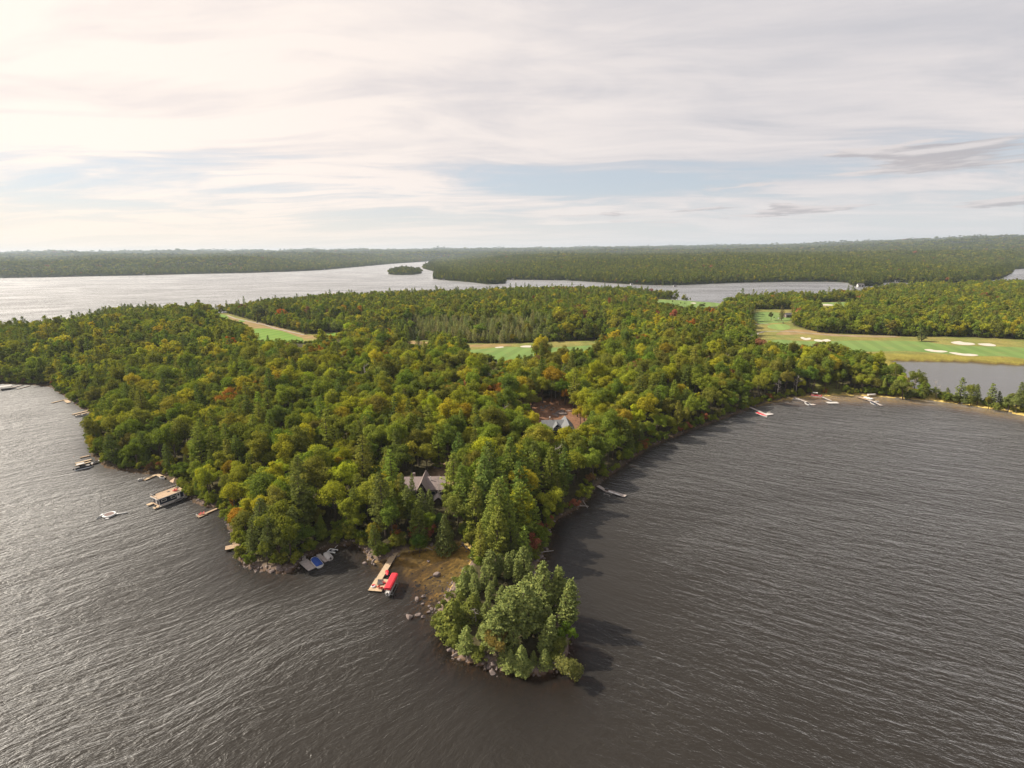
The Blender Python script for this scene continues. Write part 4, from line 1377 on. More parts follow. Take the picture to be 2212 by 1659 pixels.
random.seed(5)
PG = lambda k=1.0: np.array((0.195, 0.222, 0.078)) * k
YG = lambda k=1.0: np.array((0.20, 0.22, 0.055)) * k
GT = 'trees on the rocky tip'
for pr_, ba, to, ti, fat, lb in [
    ('flagpine0', (1370, 900), (1435, 360), PG(1.15), 1.0, 'wind combed pine with bare branches at the right edge of the tip'),
    ('flagpine1', (1150, 1180), (1225, 735), PG(1.25), 1.1, 'bright pine bent to the right at the front of the tip'),
    ('pine1', (1190, 760), (1185, 180), PG(1.1), 0.9, 'tallest pine at the back right of the tip'),
    ('flagpine2', (1290, 780), (1290, 225), PG(1.2), 0.9, 'pale topped pine beside the tallest pine of the tip'),
    ('pine0', (985, 1020), (985, 375), PG(1.2), 1.15, 'broad pine in the middle of the tip'),
    ('pine3', (800, 1080), (845, 440), PG(1.15), 1.05, 'full pine left of the middle of the tip'),
    ('flagpine1', (1090, 1010), (1060, 555), PG(1.25), 1.0, 'dense pine in front of the broad middle pine'),
    ('cedar1', (230, 900), (265, 560), YG(0.85), 1.7, 'round olive cedar bush at the left edge of the tip'),
    ('cedar3', (450, 800), (470, 505), YG(0.8), 1.7, 'broad olive cedar behind the dead grey tree'),
    ('pine2', (370, 1150), (400, 850), PG(1.35), 1.0, 'low bright pine by the front left stones of the tip'),
    ('cedar2', (960, 1300), (960, 1040), PG(1.3), 1.0, 'small cone shaped evergreen on the front stones of the tip'),
    ('cedar0', (850, 1290), (840, 1090), PG(1.25), 1.1, 'little cone shaped evergreen just left of the front one'),
    ('broadleaf2', (730, 1220), (710, 890), np.array((0.21, 0.16, 0.05)), 0.9, 'yellowing bronze tree at the front of the tip'),
    ('broadleaf4', (600, 1180), (590, 960), YG(), 0.8, 'yellow green small tree beside the bronze one'),
    ('cedar2', (380, 540), (375, 230), PG(1.3), 0.95, 'narrow bright evergreen at the cove side of the tip'),
    ('pine5', (590, 540), (560, 230), PG(1.15), 1.0, 'pine behind the sandy cove at the back of the tip'),
    ('pine0', (640, 420), (640, 50), PG(1.1), 1.0, 'tall pine where the neck meets the cove'),
    ('flagpine0', (800, 440), (785, 90), PG(1.15), 1.05, 'pine with bare silvery branches at the back of the tip'),
    ('flagpine2', (890, 470), (880, 150), PG(1.2), 1.0, 'second silvery branched pine at the back of the tip'),
    ('pine4', (1000, 400), (970, 20), PG(1.05), 0.9, 'narrow dark pine at the right of the neck'),
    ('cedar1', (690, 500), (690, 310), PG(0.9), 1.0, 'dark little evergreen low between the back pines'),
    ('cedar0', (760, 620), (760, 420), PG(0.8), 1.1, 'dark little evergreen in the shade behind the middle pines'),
    ('broadleaf6', (1400, 1110), (1420, 790), np.array((0.15, 0.22, 0.03)), 0.9, 'bright green leafy tree at the right edge of the tip'),
    ('broadleaf5', (1370, 1190), (1360, 960), YG(0.8), 0.8, 'olive leafy tree under the wind combed pine'),
    ('cedar3', (1210, 1270), (1200, 1080), PG(1.2), 1.3, 'low dense evergreen by the leaning tree'),
    ('pine4', (700, 1150), (690, 640), PG(1.1), 1.0, 'tall pine just right of the dead grey tree'),
    ('pine0', (870, 860), (880, 420), PG(1.15), 1.0, 'full pine behind the two middle pines'),
    ('pine2', (1000, 720), (1010, 330), PG(1.1), 1.0, 'pine filling the gap behind the broad middle pine'),
    ('cedar3', (330, 700), (330, 480), YG(0.85), 1.3, 'olive cedar on the cove edge of the tip'),
    ('cedar1', (560, 1000), (560, 800), PG(0.9), 1.4, 'evergreen filling the hollow right of the dead tree'),
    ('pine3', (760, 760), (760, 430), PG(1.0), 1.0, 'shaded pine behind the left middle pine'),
    ('pine5', (1130, 900), (1140, 560), PG(1.15), 1.0, 'pine in the middle right of the tip'),
    ('cedar2', (1330, 1080), (1320, 880), PG(1.0), 1.3, 'evergreen low on the right bank of the tip'),
    ('flagpine0', (700, 420), (700, 110), PG(1.1), 1.0, 'pine with wind combed branches on the neck'),
    ('pine1', (560, 130), (590, -110), PG(0.85), 1.05, 'tall pine above the cove on the lower neck'),
    ('flagpine2', (680, 160), (700, -140), PG(0.9), 1.1, 'tall pine with combed branches on the lower neck'),
    ('pine3', (800, 190), (815, -90), PG(1.1), 0.85, 'bright full pine on the lower neck'),
    ('pine0', (920, 210), (930, -130), PG(0.95), 0.8, 'tall pine on the right of the lower neck'),
    ('pine4', (1010, 250), (1010, -40), PG(0.9), 0.8, 'dark pine on the right bank of the lower neck'),
    ('pine2', (660, 1090), (650, 780), PG(1.1), 0.95, 'pine above the bronze tree of the tip'),
    ('pine5', (880, 1200), (880, 850), PG(1.15), 1.0, 'pine above the small front evergreens of the tip'),
    ('cedar3', (780, 1240), (780, 1040), PG(1.1), 1.1, 'evergreen right of the bronze tree'),
    ('pine3', (500, 760), (500, 480), PG(1.05), 0.95, 'pine behind the dead grey tree of the tip'),
    ('pine0', (640, 680), (640, 380), PG(1.1), 0.9, 'pine in the back middle of the tip'),
    ('pine4', (450, 480), (445, 220), PG(1.15), 0.9, 'pine at the cove corner of the tip'),
    ('pine1', (740, 380), (740, 100), PG(1.0), 0.9, 'pine closing the gap between tip and neck'),
    ('pine2', (880, 330), (870, 60), PG(1.1), 0.9, 'bright pine closing the right of the neck'),
    ('cedar0', (270, 1010), (280, 830), YG(0.9), 1.4, 'olive bushy evergreen above the front left stones'),
    ('bush1', (480, 1190), (480, 1080), YG(0.9), 1.3, 'low olive bush on the front left stones'),
    ('bush2', (1010, 1320), (1020, 1220), PG(1.1), 1.2, 'low green bush on the front stones of the tip'),
    ('bush0', (1290, 1230), (1290, 1120), YG(0.9), 1.3, 'low bush at the root of the leaning tree'),
    ('cedar1', (1080, 1250), (1090, 1100), PG(0.95), 1.2, 'dark low evergreen under the bent pine'),
    ('pine3', (480, 620), (470, 300), PG(1.2), 0.95, 'pine above the pale boulder side of the tip'),
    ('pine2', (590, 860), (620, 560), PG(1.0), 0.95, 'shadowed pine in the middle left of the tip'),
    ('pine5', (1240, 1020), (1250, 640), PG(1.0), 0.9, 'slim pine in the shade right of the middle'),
    ('pine1', (1060, 620), (1060, 290), PG(1.15), 0.95, 'pine on the right shoulder of the tip'),
    ]:
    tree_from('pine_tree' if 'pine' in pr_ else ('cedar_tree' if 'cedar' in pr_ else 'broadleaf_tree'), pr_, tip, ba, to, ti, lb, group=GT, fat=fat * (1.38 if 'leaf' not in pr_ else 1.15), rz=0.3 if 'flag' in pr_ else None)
t = tree_from('bare_tree', 'bare1', tip, (490, 870), (470, 640), (0, 0, 0), 'dead grey branching tree at the left of the tip', fat=1.3)
# the tree that leans out over the water
b0, b1 = G(*tip(1285, 1228), 1.0), G(*tip(1425, 1325), 2.2)
lt = thing('leaning_tree', 'tree leaning far out over the water at the end of the tip', 'tree', b0)
v_, f_ = tube_np([np.zeros(3), (b1 - b0) * 0.55 + np.array([0, 0, 0.5]), b1 - b0, (b1 - b0) * 1.3], [0.24, 0.2, 0.15, 0.05], 6)
link('trunk', raw_mesh('leaning_trunk', v_, f_, [M['deadwood']]), lt)
cr, _ = broadleaf(990, 5.2, 3.3, 2600, 0.42, 0.02, 20)
cr2 = cr[0] + (b1 - b0) * 1.12 + np.array([0.2, -0.3, -2.2])
c_ = link('crown', raw_mesh('leaning_crown', cr2, cr[1], [M['leaf']]), lt)
c_['tint'] = [0.19, 0.19, 0.065]

# trees on the spit by the pond
z2 = crop(2800, 1130, 400)
for pr_, ba, to, ti, fat, lb in [
    ('midpine1', (1095, 705), (1170, 262), PG(1.0), 1.0, 'tall layered pine on the spit, open below'),
    ('pine2', (495, 640), (515, 315), YG(0.9), 0.9, 'slim yellow green pine at the left of the spit'),
    ('broadleaf1', (690, 650), (690, 425), PG(0.9), 0.85, 'round dark tree on the spit'),
    ('pine4', (890, 660), (905, 435), YG(0.85), 0.9, 'thin olive pine left of the tall spit pine'),
    ('bush2', (1030, 700), (1040, 540), PG(0.85), 1.0, 'dark bush below the tall spit pine'),
    ('pine0', (1290, 745), (1330, 440), YG(0.95), 1.0, 'yellowish pine right of the gap in the spit'),
    ('pine3', (1400, 750), (1440, 375), PG(0.9), 0.9, 'dark pine behind the yellowish spit pine'),
    ('midpine3', (1650, 790), (1705, 360), PG(1.1), 1.1, 'full pine in the middle of the right spit'),
    ('broadleaf3', (1600, 800), (1610, 590), np.array((0.22, 0.20, 0.04)), 0.9, 'golden topped tree in front of the full spit pine'),
    ('pine5', (1810, 800), (1800, 490), PG(0.95), 1.0, 'pine right of the full spit pine'),
    ('broadleaf0', (1940, 850), (1990, 560), PG(1.2), 1.0, 'spreading green tree near the right end of the spit'),
    ('pine1', (2150, 880), (2212, 340), PG(0.9), 0.9, 'big pine at the right picture edge of the spit'),
    ('broadleaf5', (2080, 880), (2100, 600), PG(1.1), 1.0, 'leafy tree beside the big pine at the right edge'),
    ('bush0', (1180, 745), (1200, 640), PG(0.9), 0.9, 'small bush at the gap of the spit'),
    ('bush1', (1720, 830), (1720, 700), YG(), 1.2, 'yellow green bush at the foot of the spit pines'),
    ('bush2', (400, 620), (390, 500), PG(0.8), 1.2, 'low dark bush at the left foot of the spit'),
    ('bush1', (260, 620), (250, 480), PG(0.7), 1.6, 'low spreading bush where the spit begins'),
    ('broadleaf2', (120, 640), (110, 290), YG(0.9), 1.1, 'big green tree where the spit leaves the wood'),
    ]:
    tree_from('pine_tree' if 'pine' in pr_ else ('bush' if 'bush' in pr_ else 'broadleaf_tree'), pr_, z2, ba, to, ti, lb, 'bush' if 'bush' in pr_ else 'tree', 'trees on the spit by the pond', fat)
tree_from('bare_tree', 'bare0', z2, (340, 600), (345, 245), (0, 0, 0), 'thin bare tree at the pond left end', fat=0.8)
tree_from('bare_tree', 'bare2', z2, (700, 640), (705, 285), (0, 0, 0), 'thin bare tree behind the round dark spit tree', fat=0.7)

# trees on the golf course
for nm, pr_, f, ba, to, ti, fat, lb in [
    ('pine_tree', 'midpine2', r3, (1505, 700), (1510, 605), PG(0.62), 1.9, 'lone dark conifer on the right fairway edge'),
    ('broadleaf_tree', 'midleaf1', rg, (1252, 374), (1255, 308), PG(0.55), 1.1, 'lone round dark tree on the pale fairway'),
    ('pine_tree', 'pine5', rg, (1332, 372), (1340, 255), np.array((0.17, 0.14, 0.06)), 1.2, 'tall thin bronze pine by the clubhouse path'),
    ('bush', 'bush2', rg, (725, 275), (725, 240), PG(0.55), 1.6, 'dark bush on the far fairway'),
    ('broadleaf_tree', 'midleaf2', rg, (497, 242), (497, 217), PG(0.9), 0.8, 'small young tree at the left of the far fairway'),
    ('broadleaf_tree', 'midleaf4', rg, (560, 250), (560, 228), PG(1.0), 0.8, 'small young tree in the middle of the far fairway'),
    ('broadleaf_tree', 'midleaf0', rg, (590, 252), (590, 234), PG(1.0), 0.8, 'smallest young tree on the far fairway'),
    ('broadleaf_tree', 'midleaf3', rg, (1870, 290), (1868, 200), PG(0.6), 1.2, 'dark rounded tree by the far right green'),
    ('broadleaf_tree', 'midleaf5', rf, (1110, 262), (1095, 150), PG(1.0), 0.8, 'round tree standing out in front of the left wood'),
    ('pine_tree', 'pine3', rf, (580, 350), (578, 262), PG(0.6), 1.0, 'dark pine in front of the left fairway'),
    ('broadleaf_tree', 'midleaf0', rf, (500, 170), (550, 20), PG(0.62), 1.3, 'big dark umbrella crowned tree above the left cart path'),
    ]:
    tree_from(nm, pr_, f, ba, to, ti, lb, 'bush' if nm == 'bush' else 'tree', None, fat, z0=GZ)

# single coloured trees, placed by the middle of their crowns
def tree_at(px_, py_, H, proto, tint, label, fat=1.0):
    g_ = ground_at(px_, py_, H * 0.68)
    sc = H / PH[proto]
    return add_tree('broadleaf_tree', proto, g_, random.uniform(0, 6.28), (sc * fat, sc * fat, sc), tint, label, 'tree', 'trees in autumn colour')
OR, GD, RU = np.array((0.44, 0.21, 0.04)), np.array((0.38, 0.27, 0.03)), np.array((0.31, 0.15, 0.09))
for (x, y, H, pr_, ti, lb, fat) in [
    (841, 738, 15, 'broadleaf1', OR * 1.0, 'bright orange tree at the edge of the dry rough', 0.9),
    (805, 748, 14, 'broadleaf5', GD, 'golden orange tree just left of the bright orange one', 0.9),
    (1191, 812, 19, 'broadleaf5', np.array((0.36, 0.24, 0.03)), 'big tree with golden orange top behind the clearing', 1.0),
    (1220, 846, 12, 'broadleaf6', OR, 'small orange tree at the back of the clearing', 0.6),
    (777, 787, 12, 'broadleaf4', GD * 1.1, 'small pure yellow tree in the middle of the wood', 0.8),
    (826, 808, 17, 'broadleaf5', YG(1.25), 'wide yellow green tree in the middle of the wood', 1.1),
    (1614, 733, 12, 'broadleaf4', np.array((0.45, 0.09, 0.05)), 'scarlet tree at the left end of the right fairway', 0.8),
    (1645, 742, 14, 'broadleaf2', RU, 'rusty pink tree beside the scarlet one', 1.0),
    (1692, 775, 15, 'broadleaf1', RU * 0.9, 'rusty red tree below the right bunkers', 1.0),
    (1405, 800, 14, 'broadleaf6', RU * np.array((0.8, 0.9, 0.9)), 'dusty rose tree on the right slope', 0.9),
    (1420, 812, 15, 'broadleaf3', np.array((0.25, 0.14, 0.08)), 'brown pink tree on the right slope', 0.9),
    (153, 716, 11, 'broadleaf2', GD * 1.2, 'small bright yellow tree near the left lake edge', 0.8),
    (18, 722, 13, 'broadleaf1', GD, 'golden tree at the left picture edge', 1.0),
    (470, 716, 11, 'broadleaf3', OR * 0.8, 'orange tree left of the left fairway', 0.7),
    (418, 722, 11, 'broadleaf4', OR * 0.85, 'red orange tree in the left wood', 0.9),
    (690, 757, 14, 'broadleaf6', OR * 1.05, 'orange tree below the left fairway', 0.8),
    (660, 770, 14, 'broadleaf0', GD * 0.9, 'golden tree below the left fairway', 0.9),
    (705, 745, 13, 'broadleaf2', GD, 'golden tree in front of the left fairway', 0.8),
    (905, 800, 14, 'broadleaf5', OR * 0.85, 'orange brown tree in the middle of the wood', 0.8),
    (915, 838, 13, 'broadleaf3', GD, 'golden tree left of the clearing in the wood', 0.8),
    (1085, 815, 12, 'broadleaf1', OR * 0.9, 'small orange tree left of the golden topped one', 0.7),
    (1155, 808, 16, 'broadleaf2', YG(1.3), 'yellow green tree left of the golden topped one', 0.9),
    (1005, 890, 15, 'broadleaf5', GD * 0.9, 'golden green tree in front of the middle of the wood', 1.0),
    (735, 1005, 12, 'broadleaf4', GD * 0.8, 'golden brown tree in the hollow left of the cottage', 0.8),
    (560, 1050, 10, 'broadleaf6', np.array((0.28, 0.24, 0.05)), 'small yellowish tree on the left slope above the point', 0.9),
    (992, 962, 12, 'broadleaf3', YG(1.35), 'thin yellow tree above the lower cottage yard', 0.7),
    (505, 1083, 6, 'broadleaf4', OR * 0.6, 'low orange tree by the dock with two red chairs', 0.7),
    (1340, 905, 17, 'broadleaf2', np.array((0.33, 0.25, 0.035)), 'golden green tree right of the upper house', 0.9),
    (950, 1120, 6, 'broadleaf5', np.array((0.12, 0.19, 0.05)), 'low bright tree beside the main dock', 1.1),
    (905, 1165, 7, 'broadleaf1', np.array((0.11, 0.19, 0.04)), 'bright leafy tree at the foot of the main dock', 1.0),
    (960, 1135, 13, 'cedar3', PG(0.75), 'dark full cedar behind the sandy cove', 1.3),
    ]:
    tree_at(x, y, H, pr_, ti, lb, fat)
for x, y, lb in ((1245, 850, 'pair of bare birch trunks right of the clearing'), (965, 905, 'bare grey tree in the middle of the wood'), (1090, 900, 'bare pinkish tree left of the clearing')):
    g_ = ground_at(x, y, 8)
    add_tree('bare_tree', 'bare1', g_, 1.0, 1.0, (0, 0, 0), lb, 'tree')

# trees on the rounded left point
full = lambda x, y: (x, y)
for pr_, ba, to, ti, fat, lb in [
    ('pine2', (545, 1198), (542, 1115), PG(0.85), 0.8, 'broad pine on the left point beside the square plank dock'),
    ('pine0', (578, 1210), (577, 1115), PG(0.85), 0.85, 'low boughed pine at the middle front of the left point'),
    ('broadleaf4', (605, 1213), (603, 1135), YG(0.9), 0.8, 'olive leafy tree at the front of the left point'),
    ('pine4', (630, 1198), (630, 1090), PG(0.85), 0.75, 'pine on the left point above the blue covered boat'),
    ('pine3', (562, 1180), (560, 1075), PG(0.8), 1.2, 'tall pine in the middle of the left point'),
    ('broadleaf1', (600, 1190), (598, 1090), YG(0.8), 1.1, 'round leafy tree in the middle of the left point'),
    ]:
    tree_from('pine_tree' if 'pine' in pr_ else ('bush' if 'bush' in pr_ else 'broadleaf_tree'), pr_, full, ba, to, ti, lb, 'bush' if 'bush' in pr_ else 'tree', 'trees on the left point', fat, z0=1.5)
for i, (ba, to) in enumerate((((125, 860), (125, 700)), ((150, 690), (155, 580)), ((215, 590), (220, 480)), ((300, 460), (305, 340)), ((405, 330), (410, 220)), ((480, 210), (485, 110)), ((190, 960), (190, 850)), ((250, 1090), (255, 990)))):
    tree_from('bush', 'bush%d' % (i % 3), tip, ba, to, YG(0.8 + 0.05 * (i % 4)), ('low olive bush at the left water edge of the tip' if i in (0, 1, 6, 7) else 'low olive bush at the cove edge of the tip'), 'bush', 'bushes at the left edge of the tip', 1.0)

# trees standing in front of the lower cottage
for pr_, ba, to, ti, fat, lb in [
    ('pine2', (130, 1500), (150, 545), PG(0.95), 0.55, 'slim pine at the left front corner of the lower cottage'),
    ('pine4', (400, 1550), (440, 500), PG(1.0), 0.4, 'pine crossing the roof left of the cottage gable'),
    ('pine0', (640, 1750), (700, 940), PG(1.05), 0.85, 'full pine in front of the cottage gable'),
    ('pine3', (300, 1750), (300, 900), PG(1.0), 0.9, 'broad pine in front of the left cottage wall'),
    ('pine1', (930, 1750), (930, 1000), PG(1.0), 0.85, 'pine in front of the cottage right of the gable'),
    ('bare2', (1230, 1100), (1200, 560), np.array((0.17, 0.16, 0.085)), 0.8, 'thin greyish tree over the right cottage roof'),
    ('broadleaf6', (1500, 1500), (1480, 830), YG(), 1.0, 'yellow green tree right of the lower cottage'),
    ('broadleaf1', (1750, 1800), (1750, 1050), YG(), 1.0, 'yellow green tree right of the small shed'),
    ]:
    tree_from('pine_tree' if 'pine' in pr_ else ('bare_tree' if 'bare' in pr_ else 'broadleaf_tree'), pr_, zl, ba, to, ti, lb, group='trees round the lower cottage', fat=fat, z0=7.0)

# ------------------------------------------------------------------ stones
def boulder_mesh(seed, flat=0.62, sub=2):
    r = random.Random(seed)
    bm = bmesh.new()
    bmesh.ops.create_icosphere(bm, subdivisions=sub, radius=0.5)
    ns = [(Vector((r.gauss(0, 1), r.gauss(0, 1), r.gauss(0, 1))).normalized(), r.uniform(0.20, 0.38)) for _ in range(10)]
    for v in bm.verts:
        for nrm, d in ns:                                   # cut facets
            k = v.co.dot(nrm) - d
            if k > 0:
                v.co -= nrm * k * 0.97
        v.co *= 1.25 * (1 + r.uniform(-0.03, 0.03))
        v.co.z *= flat
    me = bpy.data.meshes.new('boulder')
    bm.to_mesh(me)
    bm.free()
    me.materials.append(M['rock'])
    return me
BO = [boulder_mesh(i, (0.55, 0.7, 0.45, 0.62, 0.8, 0.5)[i]) for i in range(6)]
def boulder(loc, size, label, group=None, k=None, rz=None, sq=(1, 1, 1)):
    o = link('boulder', BO[random.randrange(6) if k is None else k], None, loc, (random.uniform(-.15, .15), random.uniform(-.15, .15), random.uniform(0, 6.28) if rz is None else rz), (size * sq[0], size * sq[1], size * sq[2]))
    return tag(o, label, 'rock', group)
for f, x, y, sz, lb in [
    (r5, 1425, 405, 2.5, 'large pale flat topped boulder standing in the sandy cove'),
    (r5, 1250, 615, 2.0, 'pinkish boulder in the shallows, upper of the stone scatter'),
    (r5, 1308, 585, 1.9, 'dark half sunk boulder beside the pinkish one'),
    (r5, 1185, 765, 2.3, 'long dark boulder furthest left in the shallows'),
    (r5, 1258, 748, 2.0, 'round grey boulder right of the long dark one'),
    (r5, 1308, 765, 1.3, 'small brown stone right of the round grey boulder'),
    (r5, 1350, 722, 1.5, 'pink flat stone between the round boulder and the tip'),
    (r5, 1302, 655, 1.1, 'small stone below the pinkish boulder'),
    (r5, 1355, 672, 1.1, 'small stone in the middle of the stone scatter'),
    (r5, 1378, 695, 1.2, 'pale stone nearer the tip in the scatter'),
    (r5, 1440, 640, 1.0, 'small brown stone by the upper left tip shore'),
    (r5, 1500, 615, 0.9, 'little pink stone at the cove side of the tip'),
    (r5, 1425, 735, 1.8, 'pink boulder against the left shore of the tip'),
    (r5, 1400, 795, 1.6, 'brown boulder at the left shore of the tip'),
    (r5, 1352, 282, 1.3, 'small dark stones in the middle of the cove'),
    (r5, 1560, 430, 1.0, 'flat pale stone near the dark patch in the cove'),
    (r5, 1520, 540, 1.1, 'whitish stone in the shallows by the tip'),
    (r5, 1650, 130, 1.7, 'grey boulder at the back of the cove by the log'),
    (r5, 840, 200, 2.5, 'big grey boulder left of the main dock'),
    (r5, 760, 158, 1.3, 'small pale boulder in the dark water left of the main dock'),
    (r5, 800, 305, 1.7, 'grey boulder at the outer end of the dock stones'),
    (r5, 945, 172, 1.5, 'boulder at the shore beside the main dock'),
    (r5, 885, 310, 1.3, 'pinkish stone between the dock and the outer boulder'),
    (r5, 905, 240, 1.2, 'stone in the heap left of the main dock'),
    (r5, 1860, 1200, 1.9, 'upright dark split boulder at the front of the tip'),
    (r5, 1905, 1245, 1.8, 'reddish boulder right of the split one'),
    (r5, 1580, 1095, 1.7, 'grey boulder at the front left corner of the tip'),
    (r5, 1470, 880, 1.7, 'grey boulder at the left of the tip below the cedar'),
    (r5, 1690, 1130, 1.4, 'pale boulder in the front stones of the tip'),
    (zp, 1370, 970, 2.0, 'pale slanting boulder at the end of the left point'),
    (zp, 1060, 810, 1.1, 'white stone on the left point'),
    (zp, 1240, 520, 1.0, 'white stone under the trees of the left point'),
    (zp, 520, 580, 1.2, 'pinkish stone near the square plank dock'),
    ]:
    p_ = G(*f(x, y), 0.25)
    sz = sz * 0.8
    boulder((p_[0], p_[1], 0.1 if 'sunk' in lb else 0.22 * sz * 0.5), sz, lb)
# rock ledges in the clearing
def flat_rock(f, x, y, sz, lb, sq=(1.3, 0.8, 0.5)):
    p_ = ground_at(*f(x, y), 0.2)
    o = boulder((p_[0], p_[1], p_[2] + 0.12), sz, lb, 'pale rock ledges in the red clearing', None, None, sq)
    return o
for i, (x, y, sz) in enumerate([(840, 390, 2.6), (900, 420, 2.2), (960, 360, 2.4), (1050, 330, 2.4), (1150, 460, 3.2), (1330, 520, 3.4), (1450, 520, 3.2), (1530, 560, 3.0), (1400, 590, 4.0), (1270, 620, 3.6),
                               (720, 590, 3.0), (600, 610, 2.8), (1480, 490, 2.4), (1650, 500, 2.2), (880, 480, 1.6), (1200, 400, 2.0)]):
    flat_rock(zu, x, y, sz, 'pale flat rock ledge %s of the red clearing' % ('at the left' if x < 800 else ('at the back' if y < 440 else ('in the middle' if x < 1420 else 'at the right'))))
p_ = ground_at(*zu(665, 232), 0.5)
boulder((p_[0], p_[1], p_[2] + 0.5), 1.7, 'single white rounded boulder at the back of the clearing')
for x, y in ((1160, 370), (1100, 365), (1250, 390), (1190, 395)):
    p_ = ground_at(*zl(x, y), 0.3)
    boulder((p_[0], p_[1], p_[2] + 0.2), 1.2, 'pale stone in the yard behind the lower cottage', 'stones behind the lower cottage')

# stones heaped along the water: the larger ones one by one, the rest joined
ML = np.array([G(x, y, 0)[:2] for x, y in near_shore])
zones = [('tip', tip(1440, 1000), 1.0), ]
cand = []
seg = np.linalg.norm(np.diff(ML, axis=0), axis=1)
for i in range(len(ML) - 1):
    mid = (ML[i] + ML[i + 1]) / 2
    if mid[1] > 330:
        continue
    q_x, q_y = proj(np.array([mid[0], mid[1], 0.0]))
    if q_y > 1200 and 930 < q_x < 1260:
        dn, zn = 3.4, 'at the ' + ('left side' if q_x < 985 else ('right side' if q_x > 1175 else 'front')) + ' of the tip'
    elif 500 < q_x < 640 and q_y > 1185:
        dn, zn = 5.0, 'along the left point below the pines'
    elif 640 <= q_x < 860 and q_y > 1160:
        dn, zn = 3.0, 'in the shaded bay left of the main dock'
    elif 380 < q_x < 520:
        dn, zn = 2.2, 'along the shore between the houseboat and the plank dock'
    elif q_x > 1150 and q_y > 1010:
        dn, zn = 1.6, 'along the shaded right shore of the neck'
    elif 860 <= q_x < 1040 and q_y > 1160:
        dn, zn = 1.2, 'behind the sandy cove'
    else:
        dn, zn = 0.8, 'along the outer shore'
    m_ = int(RNG.poisson(seg[i] * dn))
    for _ in range(m_):
        t_ = RNG.random()
        nrm = np.array([-(ML[i + 1] - ML[i])[1], (ML[i + 1] - ML[i])[0]]) / (seg[i] + 1e-6)
        off = RNG.normal(-0.2, 0.9)
        sz = float(np.exp(RNG.normal(-0.72, 0.45)))
        p_ = ML[i] * (1 - t_) + ML[i + 1] * t_ + nrm * off
        cand.append((p_[0], p_[1], sz, zn))
cand.sort(key=lambda c: -c[2] / math.hypot(c[0], c[1]))
bl = blocked(np.array([[c[0], c[1], 0.0] for c in cand]), np.full(len(cand), 0.4), np.full(len(cand), 0.3))
dockzones = [KP[i] for i in (4, 5, 6, 8)]
for k_, (c, bad) in enumerate(zip(cand, bl)):
    if k_ >= 240:
        break
    hz_, sd_ = height(c[0], c[1])
    z_ = max(float(hz_), -0.25) + 0.1 * c[2]
    boulder((c[0], c[1], z_), c[2], ('large ' if c[2] > 1.1 else ('middling ' if c[2] > 0.85 else 'small ')) + 'stone ' + c[3], 'stones along the waterline')
rest_ = np.array([[c[0], c[1], 0, c[2]] for c in cand[240:]])
hz_, _ = height(rest_[:, 0], rest_[:, 1])
for i in range(6):
    PROTO['stone%d' % i] = (None, None, BO[i])
nr_ = len(rest_)
instancer('shore_stones', np.stack([rest_[:, 0], rest_[:, 1], np.maximum(hz_, -0.25) + 0.05], 1), ['stone%d' % i for i in range(6)], RNG.integers(0, 6, nr_),
          RNG.uniform(0, 6.28, (nr_, 3)) * np.array([0.05, 0.05, 1]), np.repeat(rest_[:, 3:4], 3, 1), np.full((nr_, 3), 0.5), 'smaller stones scattered along the shore')
# pebbles under the shallows of the cove
c1_, c2_ = G(930, 1285, 0), G(985, 1395, 0)
nn = 420
pb = np.where((RNG.random((nn, 1)) < 0.6), c1_[None] + RNG.normal(size=(nn, 3)) * np.array([6.5, 5.5, 0]), c2_[None] + RNG.normal(size=(nn, 3)) * np.array([4, 7, 0]))
hz_, sd_ = height(pb[:, 0], pb[:, 1])
ii = (sd_ < 0) & (hz_ > -1.6)
pb = pb[ii]; pb[:, 2] = hz_[ii] + 0.02
ps = np.exp(RNG.normal(-0.75, 0.35, len(pb)))
instancer('lakebed_stones', pb, ['stone%d' % i for i in range(6)], RNG.integers(0, 6, len(pb)), RNG.uniform(0, 6.28, (len(pb), 3)) * np.array([0.05, 0.05, 1]), np.stack([ps, ps, ps * 0.7], 1), np.full((len(pb), 3), 0.5), 'stones lying under the shallow water by the tip')

# logs and driftwood
def log(f, a, b, r, label, mat='darkwood', za_=0.1, zb_=0.1, nm='log'):
    p, q = G(*f(*a), za_), G(*f(*b), zb_)
    mb = MB().tube([p - p, (q - p) * 0.5 + np.array([0, 0, 0.08]), q - p], [r, r * 0.9, r * 0.6], 7)
    return tag(mb.build(nm, M[mat], None, tuple(p)), label, 'log')
log(r5, (1655, 150), (1790, 258), 0.28, 'long dark log floating at the back of the cove')
log(tip, (1130, 92), (1295, 68), 0.12, 'pale fallen trunk sticking out over the right water', 'deadwood', 0.8, 0.3)
log(r5, (1320, 160), (1385, 190), 0.13, 'grey driftwood on the shore behind the cove', 'deadwood', 0.3, 0.2)
log(tip, (580, 1310), (605, 1235), 0.35, 'short thick dark log at the front stones of the tip', 'darkwood', 0.2, 0.5)
r6 = crop(1200, 1150, 800)
for a, b, lb in (((1690, 1190), (1770, 1195), 'bleached fallen branch under the right bank, lower of a crossed pair'), ((1720, 1150), (1760, 1210), 'bleached fallen branch under the right bank, upper of a crossed pair'), ((1400, 1410), (1440, 1395), 'short bleached branch at the right side of the neck')):
    log(r6, a, b, 0.12, lb, 'deadwood', 0.5, 0.3)
# ------------------------------------------------------------------ docks
def frame(f, a, b, z):
    """axis seen from crop point a to b at level z -> start, heading, length"""
    p, q = G(*f(*a), z), G(*f(*b), z)
    return p, math.atan2(q[1] - p[1], q[0] - p[0]), float(np.hypot(q[0] - p[0], q[1] - p[1]))

